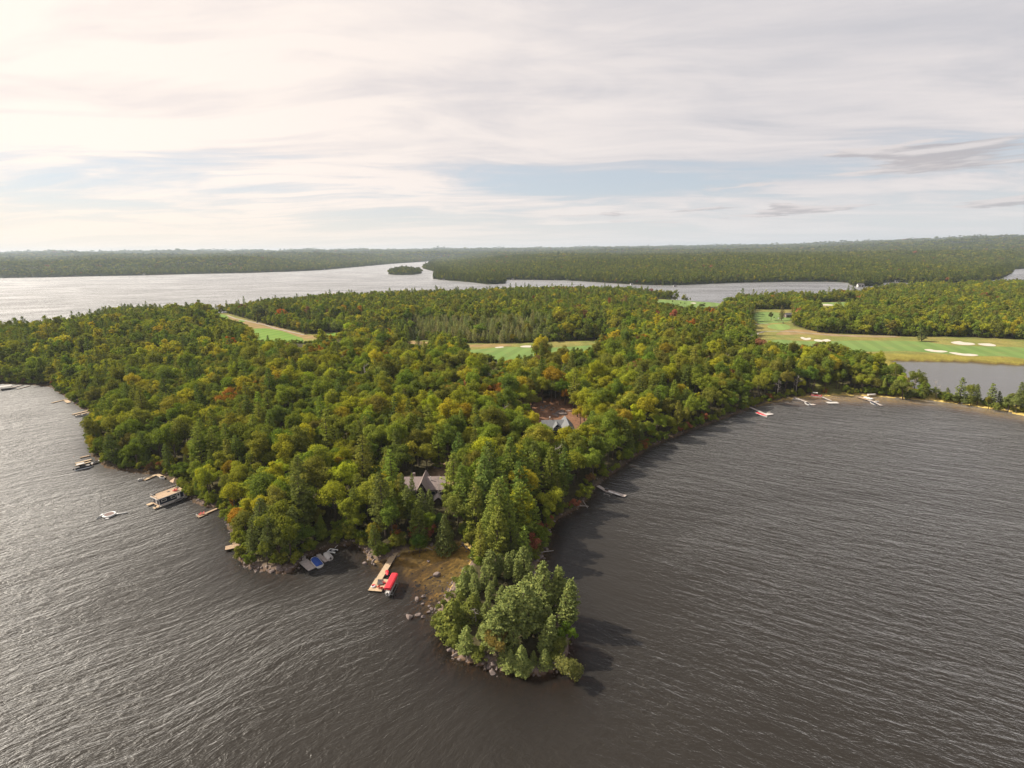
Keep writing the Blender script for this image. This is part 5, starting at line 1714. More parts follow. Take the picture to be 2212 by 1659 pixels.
def deck_parts(root, L, Wd, wood, z=0.0, x0=0.0, y0=0.0, plank=0.16, th=0.05, posts=True, along=False):
    """a rectangular deck from x0 to x0+L, y0-Wd/2 .. y0+Wd/2, its boards laid across"""
    rnd = random.Random(int(L * 100 + Wd * 7))
    mb = MB()
    if not along:
        k = max(2, int(L / plank))
        for i in range(k):
            mb.box((x0 + (i + 0.5) * L / k, y0 + rnd.uniform(-.01, .01), z - th / 2 + rnd.uniform(-.006, .006)), (L / k - 0.014, Wd, th))
    else:
        k = max(2, int(Wd / plank))
        for i in range(k):
            mb.box((x0 + L / 2 + rnd.uniform(-.01, .01), y0 - Wd / 2 + (i + 0.5) * Wd / k, z - th / 2 + rnd.uniform(-.006, .006)), (L, Wd / k - 0.014, th))
    pl = mb.build('planking', M[wood], root)
    pl['kind'] = 'stuff'
    fr = MB()
    for s in (-1, 1):
        fr.box((x0 + L / 2, y0 + s * (Wd / 2 - 0.06), z - th - 0.13), (L - 0.02, 0.08, 0.25))
    for xx in (x0 + 0.05, x0 + L - 0.05):
        fr.box((xx, y0, z - th - 0.13), (0.07, Wd - 0.24, 0.24))
    fr.build('frame', M['darkwood' if wood != 'oldwood' else 'dgrey'], root)
    if posts:
        m_ = max(2, int(L / 4) + 1)
        for i in range(m_):
            for s in (-1, 1):
                MB().tube([(x0 + 0.15 + i * (L - 0.3) / (m_ - 1), y0 + s * (Wd / 2 + 0.07), -2.2), (x0 + 0.15 + i * (L - 0.3) / (m_ - 1), y0 + s * (Wd / 2 + 0.07), z + 0.12)], 0.06, 6).build('post', M['alu' if wood == 'newwood' else 'darkwood'], root)

def dock(f, a, b, Wd, label, wood='newwood', z=0.45, group=None, posts=True, along=False):
    p, h, L = frame(f, a, b, z)
    r = thing('dock', label, 'dock', (p[0], p[1], z), h, group)
    deck_parts(r, L, Wd, wood, posts=posts, along=along)
    return r, L

def on(root, x, y, z=0.0):
    return root.matrix_basis @ Vector((x, y, z))

# ---- small furniture
def chair(loc, rz, mat, label, group):
    r = thing('deck_chair', label, 'chair', loc, rz, group)
    MB().box((0.0, 0, 0.32), (0.56, 0.56, 0.05), ry=0.16).build('seat', M[mat], r)
    mb = MB()
    for k in range(5):
        mb.box((-0.40, (k - 2) * 0.12, 0.68), (0.035, 0.105, 0.80 - 0.05 * abs(k - 2)), ry=-0.36)
    mb.build('backrest', M[mat], r)
    for s in (-1, 1):
        MB().box((-0.02, s * 0.36, 0.52), (0.70, 0.13, 0.03)).build('armrest', M[mat], r)
        MB().box((0.28, s * 0.34, 0.26), (0.07, 0.05, 0.50)).build('leg', M[mat], r)
        MB().box((-0.30, s * 0.31, 0.18), (0.60, 0.04, 0.09), ry=0.42).build('leg', M[mat], r)
    return r

def lounger(loc, rz, label, group):
    r = thing('lounge_chair', label, 'lounger', loc, rz, group)
    MB().box((0.25, 0, 0.30), (1.15, 0.56, 0.05)).build('seat', M['dgrey'], r)
    MB().box((-0.58, 0, 0.52), (0.70, 0.56, 0.05), ry=0.7).build('backrest', M['dgrey'], r)
    for s in (-1, 1):
        MB().tube([(0.85, s * 0.3, 0.02), (0.5, s * 0.3, 0.3), (-0.3, s * 0.3, 0.3), (-0.75, s * 0.3, 0.02)], 0.025, 5).build('rail', M['black'], r)
    return r

# ---- boats: hull lofted along +X (bow)
def hull_rings(L, B, D, blunt=0.0, n=11):
    out_ = []
    for i in range(n):
        t = i / (n - 1)
        x = -L / 2 + L * t
        wdt = B / 2 * (1 - max(0, (t - 0.45) / 0.55) ** (2.2 + blunt * 4) * (1 - blunt * 0.45)) * (0.93 + 0.07 * min(1, t * 5))
        wdt = max(wdt, 0.03)
        sh = D * (1 + 0.22 * t * t)
        kl = -0.22 * D * (1 - t ** 3)
        out_.append([(x, -wdt, sh), (x, -wdt * 1.03, sh * 0.82), (x, -wdt * 0.72, 0.12 * D), (x, 0, kl + 0.25 * D * t ** 4), (x, wdt * 0.72, 0.12 * D), (x, wdt * 1.03, sh * 0.82), (x, wdt, sh)])
    return out_

def motorboat(loc, rz, L, B, label, hull='white', cover=None, inside='offwhite', engine=True, canopy=None, group=None, blunt=0.0):
    r = thing('motorboat', label, 'boat', loc, rz, group)
    R_ = hull_rings(L, B, 0.75, blunt)
    MB().loft(R_, cap=True, closed=True).build('hull', M[hull], r)
    rim = MB()
    for s in (0, 6):
        rim.tube([(p[s][0], p[s][1] * 0.98, p[s][2] + 0.03) for p in R_], 0.06, 5)
    rim.build('gunwale', M['offwhite'], r)
    if cover:
        rings = []
        for p in R_[:-1]:
            w_ = p[6][1] * 0.9
            z_ = p[6][2]
            rings.append([(p[0][0], -w_, z_ + 0.03), (p[0][0], -w_ * 0.5, z_ + 0.22), (p[0][0], 0, z_ + 0.34), (p[0][0], w_ * 0.5, z_ + 0.22), (p[0][0], w_, z_ + 0.03)])
        MB().loft(rings).build('cover', M[cover], r)
    else:
        MB().box((-L * 0.08, 0, 0.80), (L * 0.52, B * 0.70, 0.05)).build('cockpit_floor', M['dgrey'], r)
        for xx in (-L * 0.27, -L * 0.05, L * 0.1):
            MB().box((xx, 0, 0.93), (0.42, B * 0.62, 0.26), bev=0.05).build('seat', M[inside], r)
        ws = MB()
        ws.slab([(L * 0.16, -B * 0.36, 0.88), (L * 0.16, B * 0.36, 0.88), (L * 0.11, B * 0.33, 1.28), (L * 0.11, -B * 0.33, 1.28)], 0.03)
        ws.build('windshield', M['glass'], r)
    if engine:
        e = MB().box((-L / 2 - 0.25, 0, 0.95), (0.42, 0.36, 0.5), bev=0.08).build('outboard_motor', M['black'], r)
        MB().box((-L / 2 - 0.22, 0, 0.35), (0.16, 0.12, 0.9)).build('motor_leg', M['dgrey'], e)
    if canopy:
        can_on(r, 0, 0, L * 0.5, B * 0.9, 2.0, canopy)
    return r

def can_on(r, x, y, L, Wd, z, mat):
    rings = []
    for t in np.linspace(-1, 1, 7):
        xx = x + t * L / 2
        rings.append([(xx, y + s * Wd / 2, z + 0.16 * (1 - s * s) - 0.05 * t * t) for s in (-1, -0.6, 0, 0.6, 1)] + [(xx, y + s * Wd / 2, z - 0.04 + 0.16 * (1 - s * s) - 0.05 * t * t) for s in (1, 0.6, 0, -0.6, -1)])
    c = MB().loft(rings).build('canopy', M[mat], r)
    for sx in (-1, 1):
        for sy in (-1, 1):
            MB().tube([(x + sx * L * 0.42, y + sy * Wd * 0.47, 0.8), (x + sx * L * 0.46, y + sy * Wd * 0.47, z)], 0.025, 5).build('canopy_pole', M['alu'], r)
    return c

def pontoon_boat(loc, rz, L, B, label, deckm='dgrey', fence='black', canopy='offwhite', group=None):
    r = thing('pontoon_boat', label, 'boat', loc, rz, group)
    for s in (-1, 1):
        MB().tube([(-L / 2, s * B * 0.36, 0.15), (L * 0.38, s * B * 0.36, 0.15), (L * 0.52, s * B * 0.36, 0.32)], [0.3, 0.3, 0.08], 8).build('pontoon', M['alu'], r)
    MB().box((0, 0, 0.52), (L * 0.96, B, 0.08)).build('deck', M[deckm], r)
    for s in (-1, 1):
        MB().box((0, s * (B / 2 - 0.05), 0.86), (L * 0.86, 0.05, 0.55)).build('fence', M[fence], r)
    for s in (-1, 1):
        MB().box((s * L * 0.43, 0, 0.86), (0.05, B * 0.92, 0.55)).build('fence', M[fence], r)
    for xx, yy in ((-L * 0.3, 0.55), (L * 0.25, 0.6), (L * 0.25, -0.6)):
        MB().box((xx, yy, 0.82), (L * 0.22, 0.55, 0.5), bev=0.07).build('seat', M['offwhite'], r)
    MB().box((-L * 0.05, -0.5, 0.95), (0.5, 0.6, 0.8), bev=0.06).build('console', M['dgrey'], r)
    if canopy:
        can_on(r, -L * 0.12, 0, L * 0.42, B * 0.95, 2.5, canopy)
    MB().box((-L / 2 - 0.2, 0, 0.65), (0.42, 0.36, 0.6), bev=0.08).build('outboard_motor', M['black'], r)
    return r

# ---- the main dock with the boat under its red canopy
lo = [zb(995, 380), zb(505, 1180)]
ptop, pend = G(*lo[0], 0.5), G(*lo[1], 0.5)
hd = math.atan2(pend[1] - ptop[1], pend[0] - ptop[0])
Lw = float(np.hypot(*(pend - ptop)[:2]))
dk = thing('dock', 'long new plank dock with a square end below the red canopy', 'dock', (ptop[0], ptop[1], 0.5), hd)
wl = 0.5 * float(np.hypot(*(G(*zb(930, 360), .5) - G(*zb(1060, 430), .5))[:2]) + np.hypot(*(G(*zb(410, 1190), .5) - G(*zb(580, 1195), .5))[:2])) * 0.95
deck_parts(dk, Lw, wl, 'newwood', plank=0.15)
inv = dk.matrix_basis.inverted()
cor = [inv @ Vector(G(*zb(x, y), 0.5)) for x, y in ((395, 1195), (735, 1215), (600, 1565), (180, 1505))]
x1 = sum(c.x for c in cor[2:]) / 2
ys_ = sorted(c.y for c in cor)
yA, yB = sum(ys_[:2]) / 2, sum(ys_[2:]) / 2
deck_parts(dk, x1 - Lw - 0.02, yB - yA, 'newwood', x0=Lw + 0.02, y0=(yA + yB) / 2, z=0.002, plank=0.15, along=True)
x0_, xm_, ym_ = Lw, (Lw + x1) / 2, (yA + yB) / 2
def at_z(f, x, y, z=0.5):
    return tuple(G(*f(x, y), z))
for i, (x, y, a) in enumerate(((490, 1440, 2.2), (580, 1480, 1.9), (650, 1320, 0.6))):
    chair(at_z(zb, x, y), a, 'redpaint', ('red slatted chair at the left of the pair on the main dock', 'red slatted chair at the right of the pair on the main dock', 'red slatted chair beside the dark loungers on the main dock')[i], 'red chairs on the main dock')
for i, (x, y) in enumerate(((490, 1320), (540, 1325), (600, 1320))):
    lounger(at_z(zb, x, y), hd + 0.25, ('leftmost dark lounge chair on the main dock', 'middle dark lounge chair on the main dock', 'rightmost dark lounge chair on the main dock')[i], 'dark loungers on the main dock')
tb = thing('swim_ring', 'round red and lilac swim ring lying on the main dock', 'swim ring', at_z(zb, 340, 1415))
def torus(mb, c, R, r, a0=0.0, a1=2 * math.pi, n=20, seg=8, zs=1.0):
    rings = []
    for i in range(n + 1):
        a = a0 + (a1 - a0) * i / n
        rings.append([(c[0] + (R + r * math.cos(w)) * math.cos(a), c[1] + (R + r * math.cos(w)) * math.sin(a), c[2] + r * zs * math.sin(w)) for w in np.linspace(0, 2 * math.pi, seg, endpoint=False)])
    return mb.loft(rings, cap=not (abs(a1 - a0) > 6.2))
torus(MB(), (0, 0, 0.2), 0.5, 0.2, 0.4, 2.9).build('red_half', M['red'], tb, smooth_shade=True)
torus(MB(), (0, 0, 0.2), 0.5, 0.2, 2.9, 2 * math.pi + 0.4).build('pale_half', M['offwhite'], tb, smooth_shade=True)
mb = MB(); mb.tube([(0, 0, 0.03), (0, 0, 0.14)], 0.42, 14); mb.build('base', M['purple'], tb)
# canopy lift
c0, c1 = G(*zb(960, 1010), 3.1), G(*zb(735, 1440), 3.1)
ca_h = math.atan2(c1[1] - c0[1], c1[0] - c0[0])
Lc = float(np.hypot(*(c1 - c0)[:2]))
wc = float(np.hypot(*(G(*zb(870, 1010), 3.1) - G(*zb(1060, 1020), 3.1))[:2])) * abs(math.sin(ca_h)) * 1.0
mid = (c0 + c1) / 2
lf = thing('boat_lift', 'boat lift under a long bright red canopy beside the main dock', 'boat lift', (mid[0], mid[1], 0.0), ca_h)
rings = []
for t in (-1, -0.96, -0.5, 0, 0.5, 0.96, 1):
    e = 0.9 if abs(t) == 1 else 1.0
    xx = t * Lc / 2
    rings.append([(xx, -wc / 2 * e, 2.35), (xx, -wc / 2 * e, 2.9), (xx, -wc * 0.30 * e, 3.12 * (0.985 if e < 1 else 1)), (xx, wc * 0.30 * e, 3.12 * (0.985 if e < 1 else 1)), (xx, wc / 2 * e, 2.9), (xx, wc / 2 * e, 2.35)])
MB().loft(rings, cap=True, closed=False).build('canopy', M['red'], lf)
for sx in (-1, 1):
    for sy in (-1, 1):
        MB().tube([(sx * Lc * 0.36, sy * wc * 0.52, -1.4), (sx * Lc * 0.36, sy * wc * 0.52, 2.8)], 0.06, 6).build('lift_post', M['alu'], lf)
    MB().tube([(sx * Lc * 0.36, -wc * 0.52, 0.25), (sx * Lc * 0.36, wc * 0.52, 0.25)], 0.06, 6).build('cradle_beam', M['alu'], lf)
for sy in (-1, 1):
    MB().tube([(-Lc * 0.36, sy * wc * 0.52, 0.1), (Lc * 0.36, sy * wc * 0.52, 0.1)], 0.05, 6).build('side_rail', M['alu'], lf)
motorboat((mid[0], mid[1], 0.55), ca_h + math.pi, Lc * 1.02, wc * 0.78, 'white motorboat hanging on the lift below the red canopy')
rm = thing('jet_ski_cover', 'red covered personal watercraft on a float beside the main dock', 'watercraft', at_z(zb, 735, 1015, 0.3), hd + 0.5)
MB().loft([[(x_, -w_, 0.05), (x_, -w_ * 0.8, h_ * 0.6), (x_, 0, h_), (x_, w_ * 0.8, h_ * 0.6), (x_, w_, 0.05)] for x_, w_, h_ in ((-1.15, 0.5, 0.25), (-0.5, 0.58, 0.35), (0.0, 0.58, 0.5), (0.4, 0.5, 0.52), (0.9, 0.32, 0.34), (1.25, 0.08, 0.2))]).build('cover', M['red'], rm)
MB().box((0, 0, -0.1), (2.7, 1.45, 0.25), bev=0.06).build('float', M['black'], rm)

# ---- grey docks with the blue covered boat
gd, L_ = dock(zc_, (370, 720), (610, 930), 2.6, 'wide weathered grey dock beside the blue covered boat', 'oldwood', 0.45, along=False)
dock(zc_, (390, 600), (395, 700), 1.1, 'short grey ramp leading to the wide weathered dock', 'oldwood', 0.55)
p, h, L_ = frame(zc_, (620, 680), (780, 860), 0.5)
q = G(*zc_(705, 770), 0.55)
bb = motorboat((q[0], q[1], 0.1), h + math.pi, 5.4, 2.4, 'white boat with a bright blue cover at the wide grey dock', 'white', 'blue', engine=False, blunt=0.6)
dock(zc_, (740, 570), (955, 745), 1.3, 'narrow weathered grey dock right of the blue covered boat', 'oldwood', 0.45)
q = G(*zc_(985, 625), 0.5)
motorboat((q[0], q[1], 0.05), h + math.pi, 4.0, 1.9, 'small pale grey boat at the narrow weathered dock', 'offwhite', 'offwhite', engine=True, blunt=0.7)
q = G(*zc_(1100, 485), 0.3)
jr = thing('raft', 'small white framed raft with a dark middle behind the pale boat', 'raft', (q[0], q[1], 0.0), h + 0.6)
for s in (-1, 1):
    MB().box((0, s * 0.75, 0.3), (2.9, 0.35, 0.4), bev=0.1).build('float', M['white'], jr)
MB().box((0, 0, 0.28), (2.4, 1.1, 0.2)).build('deck', M['black'], jr)
MB().box((-1.25, 0, 0.32), (0.35, 1.2, 0.4), bev=0.08).build('crossbar', M['white'], jr)
mb = MB(); torus(mb, (0.2, 0, 0.5), 0.38, 0.09, n=12, seg=5); mb.build('ring', M['white'], jr)
log(zc_, (1160, 410), (1230, 345), 0.12, 'pale board lying behind the small raft', 'offwhite', 0.3, 0.4)

# ---- square plank dock on the left point
dock(zr, (1245, 1535), (1720, 1430), 2.5, 'square pale plank dock at the left point', 'tanwood', 0.75)
dock(zr, (1520, 1400), (1525, 1310), 0.9, 'short plank gangway behind the square plank dock', 'tanwood', 0.8, posts=False)
# ---- dock with two red chairs
dock(zr, (370, 545), (640, 435), 2.3, 'wider end of the dock with two red chairs', 'tanwood', 0.45)
dock(zr, (620, 440), (990, 285), 1.0, 'narrow tan walkway to the dock with two red chairs', 'tanwood', 0.47)
for (x, y), lb in zip(((450, 480), (545, 455)), ('left red chair on the narrow tan dock', 'right red chair on the narrow tan dock')):
    chair(at_z(zr, x, y + 20, 0.45), -2.4, 'redpaint', lb, 'two red chairs on the tan dock')
bx = thing('swim_ladder', 'white swim ladder at the outer end of the tan dock', 'ladder', at_z(zr, 335, 535, 0.45), 0.4)
for s in (-1, 1):
    MB().tube([(0, s * 0.25, -0.9), (0, s * 0.25, 0.6), (0.35, s * 0.25, 0.75), (0.45, s * 0.25, 0)], 0.04, 5).build('rail', M['white'], bx)
for k in range(3):
    MB().tube([(0, -0.25, -0.6 + 0.35 * k), (0, 0.25, -0.6 + 0.35 * k)], 0.035, 5).build('rung', M['white'], bx)

# ---- houseboat
zr_ = 3.3
A, Bp = G(*za(435, 632), zr_), G(*za(975, 432), zr_)
hb_h = math.atan2(Bp[1] - A[1], Bp[0] - A[0])
HL = float(np.hypot(*(Bp - A)[:2])) + 1.2
HW = 5.2
hb = thing('houseboat', 'navy blue houseboat with white trimmed windows and flat roof deck', 'houseboat', (A[0], A[1], 0), hb_h)
# local: x along the long front side, y from front (0) to back (+HW)
for yy in (0.1, HW - 0.3):
    MB().box((HL / 2 - 0.4, yy, 0.18), (HL + 2.2, 0.9, 0.5), bev=0.1).build('pontoon', M['offwhite'], hb)
for yy in (-0.3, HW - 0.55):
    MB().box((-1.1, yy + 0.4, 0.52), (1.9, 1.7, 0.10)).build('end_deck', M['newwood'], hb)
MB().box((HL / 2, HW / 2 - 0.05, 0.50), (HL + 0.6, HW + 0.3, 0.12)).build('main_deck', M['tanwood'], hb)
MB().box((HL / 2, -0.45, 0.52), (HL + 1.0, 0.75, 0.10)).build('side_walk', M['offwhite'], hb)
wall = MB().box((HL / 2, HW / 2, 1.90), (HL - 0.3, HW - 0.5, 2.65)).build('wall', M['navy'], hb)
for k in range(12):
    MB().box((HL / 2, 0.245, 0.75 + k * 0.2), (HL - 0.32, 0.012, 0.012)).build('siding_board', M['navy'], wall)
for xx in (0.15, HL - 0.15):
    MB().box((xx, 0.24, 1.9), (0.2, 0.05, 2.66)).build('corner_board', M['white'], hb)
MB().box((HL / 2, 0.235, 0.66), (HL - 0.3, 0.05, 0.2)).build('base_board', M['white'], hb)
for xx, ww, hh, zz_ in ((1.75, 1.75, 0.95, 2.05), (5.0, 1.75, 0.95, 2.05)):
    wn = MB().box((xx, 0.215, zz_), (ww - 0.3, 0.04, hh - 0.3)).build('window', M['glass'], hb)
    fr = MB()
    for s in (-1, 1):
        fr.box((xx + s * (ww / 2 - 0.08), 0.2, zz_), (0.17, 0.08, hh))
        fr.box((xx, 0.2, zz_ + s * (hh / 2 - 0.08)), (ww - 0.34, 0.08, 0.17))
    fr.build('window_frame', M['white'], wn)
dr_ = MB().box((HL * 0.77, 0.205, 1.72), (1.25, 0.08, 2.25)).build('door', M['white'], hb)
MB().box((HL * 0.77, 0.155, 2.15), (0.62, 0.03, 0.8)).build('door_pane', M['glass'], dr_)
MB().box((-0.02 + 0.16, HW / 2, 1.85), (0.04, 1.1, 2.1)).build('end_door', M['white'], hb)
rf_ = MB().box((HL / 2 - 0.1, HW / 2, zr_), (HL + 0.7, HW + 0.5, 0.16)).build('roof_deck', M['tanwood'], hb)
MB().box((HL / 2 - 0.1, -0.27, zr_ - 0.05), (HL + 0.72, 0.06, 0.3)).build('fascia', M['white'], hb)
MB().box((-0.48, HW / 2, zr_ - 0.05), (0.06, HW + 0.5, 0.3)).build('fascia', M['white'], hb)
for k in range(6):
    MB().tube([(-0.35 + k * (HL + 0.4) / 5, HW + 0.15, zr_ + 0.08), (-0.35 + k * (HL + 0.4) / 5, HW + 0.15, zr_ + 1.0)], 0.04, 5).build('rail_post', M['offwhite'], hb)
MB().box((HL / 2 - 0.15, HW + 0.15, zr_ + 1.0), (HL + 0.5, 0.08, 0.06)).build('handrail', M['offwhite'], hb)
for k in range(3):
    MB().tube([(-0.35, HW + 0.1 - k * 2.4, zr_ + 0.08), (-0.35, HW + 0.1 - k * 2.4, zr_ + 1.0)], 0.04, 5).build('rail_post', M['offwhite'], hb)
MB().box((-0.35, HW - 2.3, zr_ + 1.0), (0.08, 4.8, 0.06)).build('handrail', M['offwhite'], hb)
MB().box((0.5, HW - 0.4, zr_ + 0.3), (1.1, 0.5, 0.42), bev=0.05).build('storage_box', M['dgrey'], hb)
MB().box((4.9, HW * 0.62, zr_ + 0.15), (0.9, 0.5, 0.14)).build('roof_hatch', M['dgrey'], hb)
for k, (xx, yy) in enumerate(((6.2, 2.0), (7.0, 2.2), (6.6, 1.2))):
    chair(on(hb, xx, yy, zr_ + 0.08), hb_h + 2.2 + 0.3 * k, 'redpaint', ('left', 'right', 'nearest')[k] + ' red chair on the houseboat roof deck', 'red chairs on the houseboat roof')
lounger(on(hb, 8.3, 4.0, zr_ + 0.08), hb_h + 0.6, 'grey lounger at the far end of the houseboat roof', None)
gb = thing('gas_grill', 'dark round grill on the front deck corner of the houseboat', 'grill', on(hb, -1.5, -0.1, 0.57), hb_h)
MB().tube([(0, 0, 0.35), (0, 0, 0.55), (0, 0, 0.78)], [0.2, 0.32, 0.12], 10).build('bowl', M['black'], gb)
for k in range(3):
    MB().tube([(0, 0, 0.4), (0.25 * math.cos(k * 2.1), 0.25 * math.sin(k * 2.1), 0)], 0.025, 5).build('leg', M['black'], gb)
q = on(hb, HL * 0.72, -1.3, 0)
motorboat((q.x, q.y, 0.0), hb_h, 3.2, 1.2, 'small dark green skiff moored under the houseboat door', 'dgrey', None, 'dgrey', engine=False)
# shelter and deck on the bank behind it
q = G(*za(860, 230), 1.2)
sh = thing('shore_shelter', 'tan peaked shelter on the bank behind the houseboat', 'shelter', (q[0], q[1], 0.6), hb_h)
for sx in (-1, 1):
    for sy in (-1, 1):
        MB().box((sx * 1.2, sy * 1.2, 0.8), (0.14, 0.14, 1.7)).build('post', M['tanwood'], sh)
for k in range(4):
    a0, a1 = k * math.pi / 2 + math.pi / 4, (k + 1) * math.pi / 2 + math.pi / 4
    MB().slab([(2.1 * math.cos(a0), 2.1 * math.sin(a0), 1.6), (2.1 * math.cos(a1), 2.1 * math.sin(a1), 1.6), (0, 0, 2.9)], 0.08).build('roof_panel', M['tanwood'], sh)
dock(za, (930, 250), (1190, 230), 1.8, 'reddish wooden landing on the bank behind the houseboat', 'tanwood', 1.3)

# ---- swim trampoline
q = G(*zt(975, 740), 0.6)
st = thing('water_trampoline', 'white floating water trampoline with slide and log', 'trampoline', (q[0], q[1], 0.0), 0.25)
Rt = 1.75
mb = MB(); torus(mb, (0, 0, 0.42), Rt, 0.36, n=32, seg=10); mb.build('ring', M['white'], st, smooth_shade=True)
mb = MB(); mb.tube([(0, 0, 0.66), (0, 0, 0.69)], Rt - 0.25, 28); mb.build('jump_mat', M['mat'], st)
mb = MB()
mb.loft([[(-Rt - 0.1, -0.55, 0.95), (-Rt - 0.1, 0.55, 0.95), (-Rt - 0.1, 0.55, 0.1), (-Rt - 0.1, -0.55, 0.1)], [(-Rt - 1.0, -0.85, 0.75), (-Rt - 1.0, 0.65, 0.75), (-Rt - 1.0, 0.65, 0), (-Rt - 1.0, -0.85, 0)], [(-Rt - 1.6, -2.1, 0.16), (-Rt - 1.6, 0.1, 0.2), (-Rt - 1.6, 0.1, -0.1), (-Rt - 1.6, -2.1, -0.1)]])
mb.build('slide', M['white'], st)
mb = MB(); mb.tube([(Rt + 0.25, 0.1, 0.3), (Rt + 1.2, 0.15, 0.26), (Rt + 2.4, 0.35, 0.24), (Rt + 3.4, 0.45, 0.3), (Rt + 3.6, 0.45, 0.3)], [0.26, 0.24, 0.18, 0.24, 0.1], 9); mb.build('log_roll', M['white'], st, smooth_shade=True)
MB().box((0.35, -Rt - 0.8, 0.16), (1.3, 0.55, 0.3), bev=0.12).build('boarding_step', M['white'], st)
for s in (-1, 1):
    MB().tube([(0.35 + s * 0.3, -Rt - 0.2, 0.6), (0.35 + s * 0.3, -Rt - 0.75, 0.2)], 0.03, 5).build('ladder_rail', M['alu'], st)

# ---- finger docks on the left shore
dock(zd, (330, 325), (660, 255), 1.1, 'short upper finger dock of the left cluster', 'tanwood', 0.45, 'finger docks on the left shore')
dock(zd, (165, 530), (730, 385), 1.2, 'middle pale finger dock behind the pontoon boat', 'newwood', 0.45, 'finger docks on the left shore')
dock(zd, (175, 605), (700, 465), 1.1, 'lower pale finger dock next to the pontoon boat', 'newwood', 0.45, 'finger docks on the left shore')
dock(zd, (690, 570), (900, 500), 1.2, 'pinkish short dock joining the left cluster to shore', 'tanwood', 0.45, 'finger docks on the left shore')
q = G(*zd(450, 650), 0.7)
p, h, L_ = frame(zd, (200, 720), (690, 600), 0.3)
pontoon_boat((q[0], q[1], 0), h, 6.4, 2.3, 'black pontoon boat with a white canopy at the left finger docks')
q = G(*zd(900, 500), 0.4)
motorboat((q[0], q[1], 0.05), h + 0.35, 3.8, 1.5, 'small white boat at the shore end of the left cluster', 'white', None, 'black', engine=False)
fp = thing('flag_pole', 'thin pale pole at the end of the left finger docks', 'pole', at_z(zd, 165, 470, 0.4))
MB().tube([(0, 0, -1.5), (0, 0, 2.6)], 0.04, 6).build('pole', M['offwhite'], fp)
MB().poly([(0, 0, 2.55), (-0.55, 0.2, 2.35), (0, 0, 2.15)]).build('pennant', M['redpaint'], fp)
# bent tan dock
dock(r4, (690, 415), (805, 362), 1.6, 'long arm of the bent tan dock', 'newwood', 0.45)
dock(r4, (795, 360), (865, 395), 1.5, 'short arm of the bent tan dock', 'newwood', 0.47)
q = G(*r4(672, 413), 0.3)
motorboat((q[0], q[1], 0), 0.5, 2.6, 1.0, 'little white dinghy at the end of the bent tan dock', 'white', None, 'offwhite', engine=False)
q = G(*r4(852, 398), 0.3)
motorboat((q[0], q[1], 0), -0.5, 3.0, 1.2, 'white boat beside the short arm of the bent tan dock', 'white', None, 'black', engine=False)
for i, (x, y) in enumerate(((735, 392), (752, 384), (790, 362))):
    b_ = thing('bollard', ('outer', 'middle', 'inner')[i] + ' dark bench on the bent tan dock', 'bench', at_z(r4, x, y, 0.45), 0.5)
    b_.name = 'bench'
    MB().box((0, 0, 0.42), (0.9, 0.4, 0.06)).build('seat', M['black'], b_)
    for s in (-1, 1):
        MB().box((s * 0.35, 0, 0.2), (0.08, 0.36, 0.4)).build('leg', M['black'], b_)
# two finger pairs further up
dock(zw, (1115, 612), (1500, 520), 1.3, 'long single finger dock of the upper left shore', 'newwood', 0.45)
dock(zw, (1420, 555), (1490, 610), 2.2, 'small square platform beside the long single finger dock', 'newwood', 0.48)
dock(zw, (1560, 862), (1920, 775), 1.6, 'upper of two parallel finger docks on the left shore', 'newwood', 0.45, 'pair of parallel finger docks')
dock(zw, (1620, 888), (1960, 805), 1.3, 'lower of two parallel finger docks on the left shore', 'newwood', 0.45, 'pair of parallel finger docks')
for i, (x, y) in enumerate(((1720, 905), (1850, 880))):
    q = G(*zw(x, y), 0.2)
    motorboat((q[0], q[1], 0), 0.5, 3.6, 1.6, ('outer', 'inner')[i] + ' white runabout beside the two parallel finger docks', 'white', None, 'black')
# docks at the left picture edge
def boat_cover(f, a, b, Wd, label, mat='offwhite'):
    p, h, L_ = frame(f, a, b, 2.6)
    r = thing('boat_shelter', label, 'boat shelter', (p[0], p[1], 0), h)
    MB().slab([(0, -Wd / 2, 2.5), (L_, -Wd / 2, 2.5), (L_, 0, 2.9), (0, 0, 2.9)], 0.08).build('roof_panel', M[mat], r)
    MB().slab([(0, 0, 2.9), (L_, 0, 2.9), (L_, Wd / 2, 2.5), (0, Wd / 2, 2.5)], 0.08).build('roof_panel', M[mat], r)
    for sx in (0.2, L_ - 0.2):
        for sy in (-1, 1):
            MB().box((sx, sy * (Wd / 2 - 0.15), 0.7), (0.15, 0.15, 3.6)).build('post', M['darkwood'], r)
    return r
boat_cover(zw, (-60, 270), (250, 225), 5.5, 'pale roofed boat shelter at the left picture edge')
dock(zw, (80, 325), (470, 225), 2.0, 'long grey dock right of the left edge boat shelter', 'oldwood', 0.45)
dock(zw, (370, 312), (640, 238), 1.5, 'pale thin dock in the left bay', 'oldwood', 0.45)
q = G(*zw(150, 320), 0.3)
motorboat((q[0], q[1], 0), 0.5, 5.5, 2.1, 'dark covered boat beside the left edge boat shelter', 'dgrey', 'dgrey')

